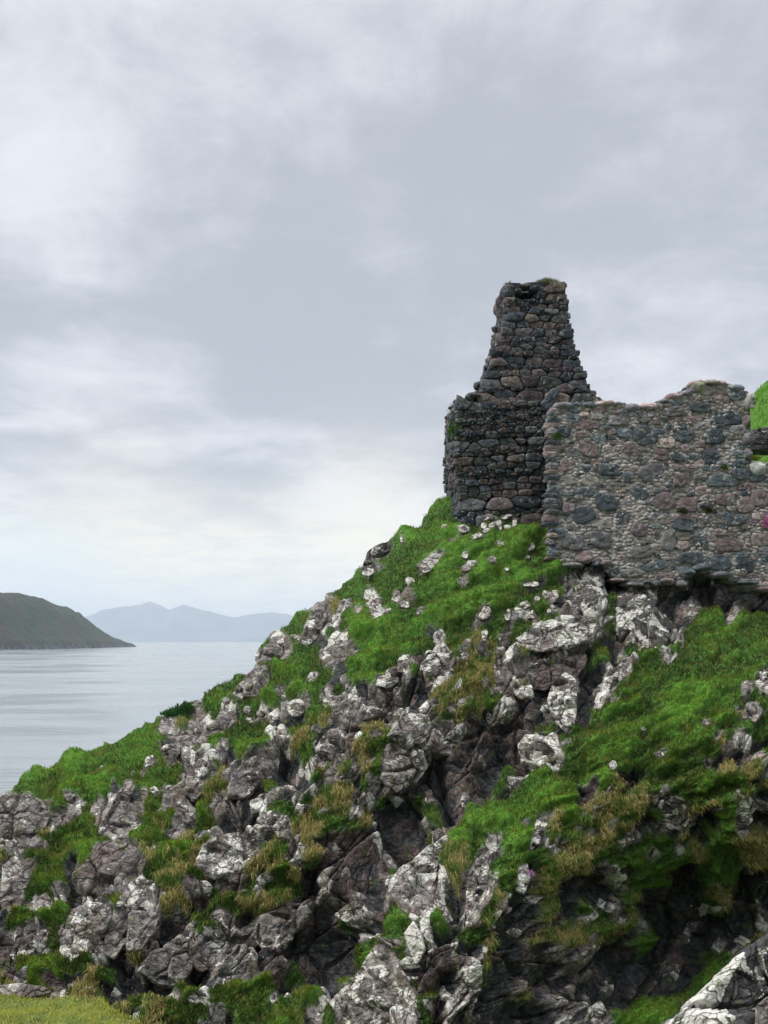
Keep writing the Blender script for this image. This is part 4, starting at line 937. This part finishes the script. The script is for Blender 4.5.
# ------------------------------------------------------------------ light
SUN_AZ = math.radians(-112)      # from straight ahead, towards the left
SUN_EL = math.radians(44)
w = bpy.data.worlds.new('World'); scene.world = w; w.use_nodes = True
t = NT(w.node_tree); w.node_tree.nodes.clear()
out = t.node('ShaderNodeOutputWorld'); tc = t.node('ShaderNodeTexCoord').outputs['Generated']
sky = t.node('ShaderNodeTexSky', sky_type='NISHITA', sun_disc=False); sky.sun_elevation = SUN_EL; sky.sun_rotation = SUN_AZ
sp = t.node('ShaderNodeSeparateXYZ'); t.l.new(tc, sp.inputs[0]); x, y, z = sp.outputs
zc = t.math('MAXIMUM', z, 0.0)
den = t.math('ADD', zc, .16)
cb = t.node('ShaderNodeCombineXYZ'); t.put(cb.inputs[0], t.math('DIVIDE', x, den)); t.put(cb.inputs[1], t.math('DIVIDE', y, den)); cb.inputs[2].default_value = 3.1
n1 = t.noise(cb.outputs[0], 1.5, 7, .52, .5); n2 = t.noise(cb.outputs[0], .75, 3, .5, .3); n3 = t.noise(cb.outputs[0], 4.2, 8, .66, .4)
cl = t.math('ADD', t.math('MULTIPLY', n1, .48), t.math('ADD', t.math('MULTIPLY', n2, .22), t.math('MULTIPLY', n3, .30)))
def lobe(px, py, r, amp):
    d = np.array([(px-CX)/F, 1, (HY-py)/F]); d /= np.linalg.norm(d)
    dp = t.node('ShaderNodeVectorMath', operation='DOT_PRODUCT'); nrm = t.node('ShaderNodeVectorMath', operation='NORMALIZE'); t.l.new(tc, nrm.inputs[0]); t.l.new(nrm.outputs[0], dp.inputs[0]); dp.inputs[1].default_value = tuple(d)
    q = t.math('SUBTRACT', 1.0, dp.outputs['Value'])
    return t.math('MULTIPLY', t.math('EXPONENT', t.math('MULTIPLY', q, -2.0/(r/F)**2)), amp)
br = cl
for L_ in [(320, 200, 60, .07), (100, 370, 80, .08), (40, 130, 60, .05), (90, 230, 80, .03), (180, 385, 40, .05), (330, 420, 170, -.05), (60, 470, 130, -.03), (600, 120, 220, -.02), (480, 60, 120, .02), (350, 525, 90, .08), (640, 330, 120, .03)]:
    br = t.math('ADD', br, lobe(*L_))
fac = t.ramp(br, .42, .63)
ccol = t.mix(fac, (.365, .385, .43), (.64, .645, .68))
hor = t.ramp(t.math('ADD', z, t.math('MULTIPLY', t.math('SUBTRACT', n1, .5), .10)), .20, .09)
hcol = t.mix(t.ramp(n3, .33, .62), (.72, .71, .655), (.92, .86, .70))
hcol = t.mix(lobe(40, 570, 70, .6), hcol, (.58, .72, .82))
ccol = t.mix(t.math('MULTIPLY', hor, .9), ccol, hcol)
ccol = t.mix(lobe(370, 515, 70, .45), ccol, (.98, .90, .70)); ccol = t.mix(lobe(120, 530, 90, .3), ccol, (.90, .82, .64))
over = t.ramp(z, .60, .85)                                # unseen sky overhead, brightened to light the crag from above
ccol = t.mix(over, ccol, (1.95, 1.97, 2.0))
ccol = t.mix(t.math('MULTIPLY', t.ramp(y, .35, -.4), t.math('SUBTRACT', 1.0, over)), ccol, (.27, .285, .31))  # unseen sky behind the camera, dimmed to deepen shade on the faces
bg1 = t.node('ShaderNodeBackground'); t.l.new(sky.outputs[0], bg1.inputs[0]); bg1.inputs[1].default_value = .07
bg2 = t.node('ShaderNodeBackground'); t.put(bg2.inputs[0], ccol); bg2.inputs[1].default_value = .83
mx = t.node('ShaderNodeMixShader'); mx.inputs[0].default_value = .94; t.l.new(bg1.outputs[0], mx.inputs[1]); t.l.new(bg2.outputs[0], mx.inputs[2]); t.l.new(mx.outputs[0], out.inputs[0])
sd = bpy.data.lights.new('sun', 'SUN'); sd.energy = 1.5; sd.angle = math.radians(10); sd.color = (1, .96, .9)
so = bpy.data.objects.new('sun', sd); COL.objects.link(so)
from mathutils import Vector
dirv = Vector((math.sin(SUN_AZ)*math.cos(SUN_EL), math.cos(SUN_AZ)*math.cos(SUN_EL), math.sin(SUN_EL)))
so.rotation_euler = dirv.to_track_quat('Z', 'Y').to_euler()

cam = bpy.data.cameras.new('camera'); co = bpy.data.objects.new('camera', cam); COL.objects.link(co); scene.camera = co
cam.sensor_fit = 'VERTICAL'; cam.sensor_height = 24; cam.lens = F/1024*24; cam.shift_y = (HY-512)/1024.0
co.rotation_euler = (math.pi/2, 0, 0); cam.clip_start = .1; cam.clip_end = 60000
scene.view_settings.view_transform = 'Standard'; scene.view_settings.look = 'None'; scene.view_settings.exposure = 0.7; scene.view_settings.gamma = 1
scene.cycles.use_denoising = True
scene.cycles.max_bounces = 5; scene.cycles.diffuse_bounces = 3; scene.cycles.glossy_bounces = 2; scene.cycles.volume_bounces = 1; scene.cycles.transmission_bounces = 3
scene.cycles.use_adaptive_sampling = True; scene.cycles.adaptive_threshold = .015
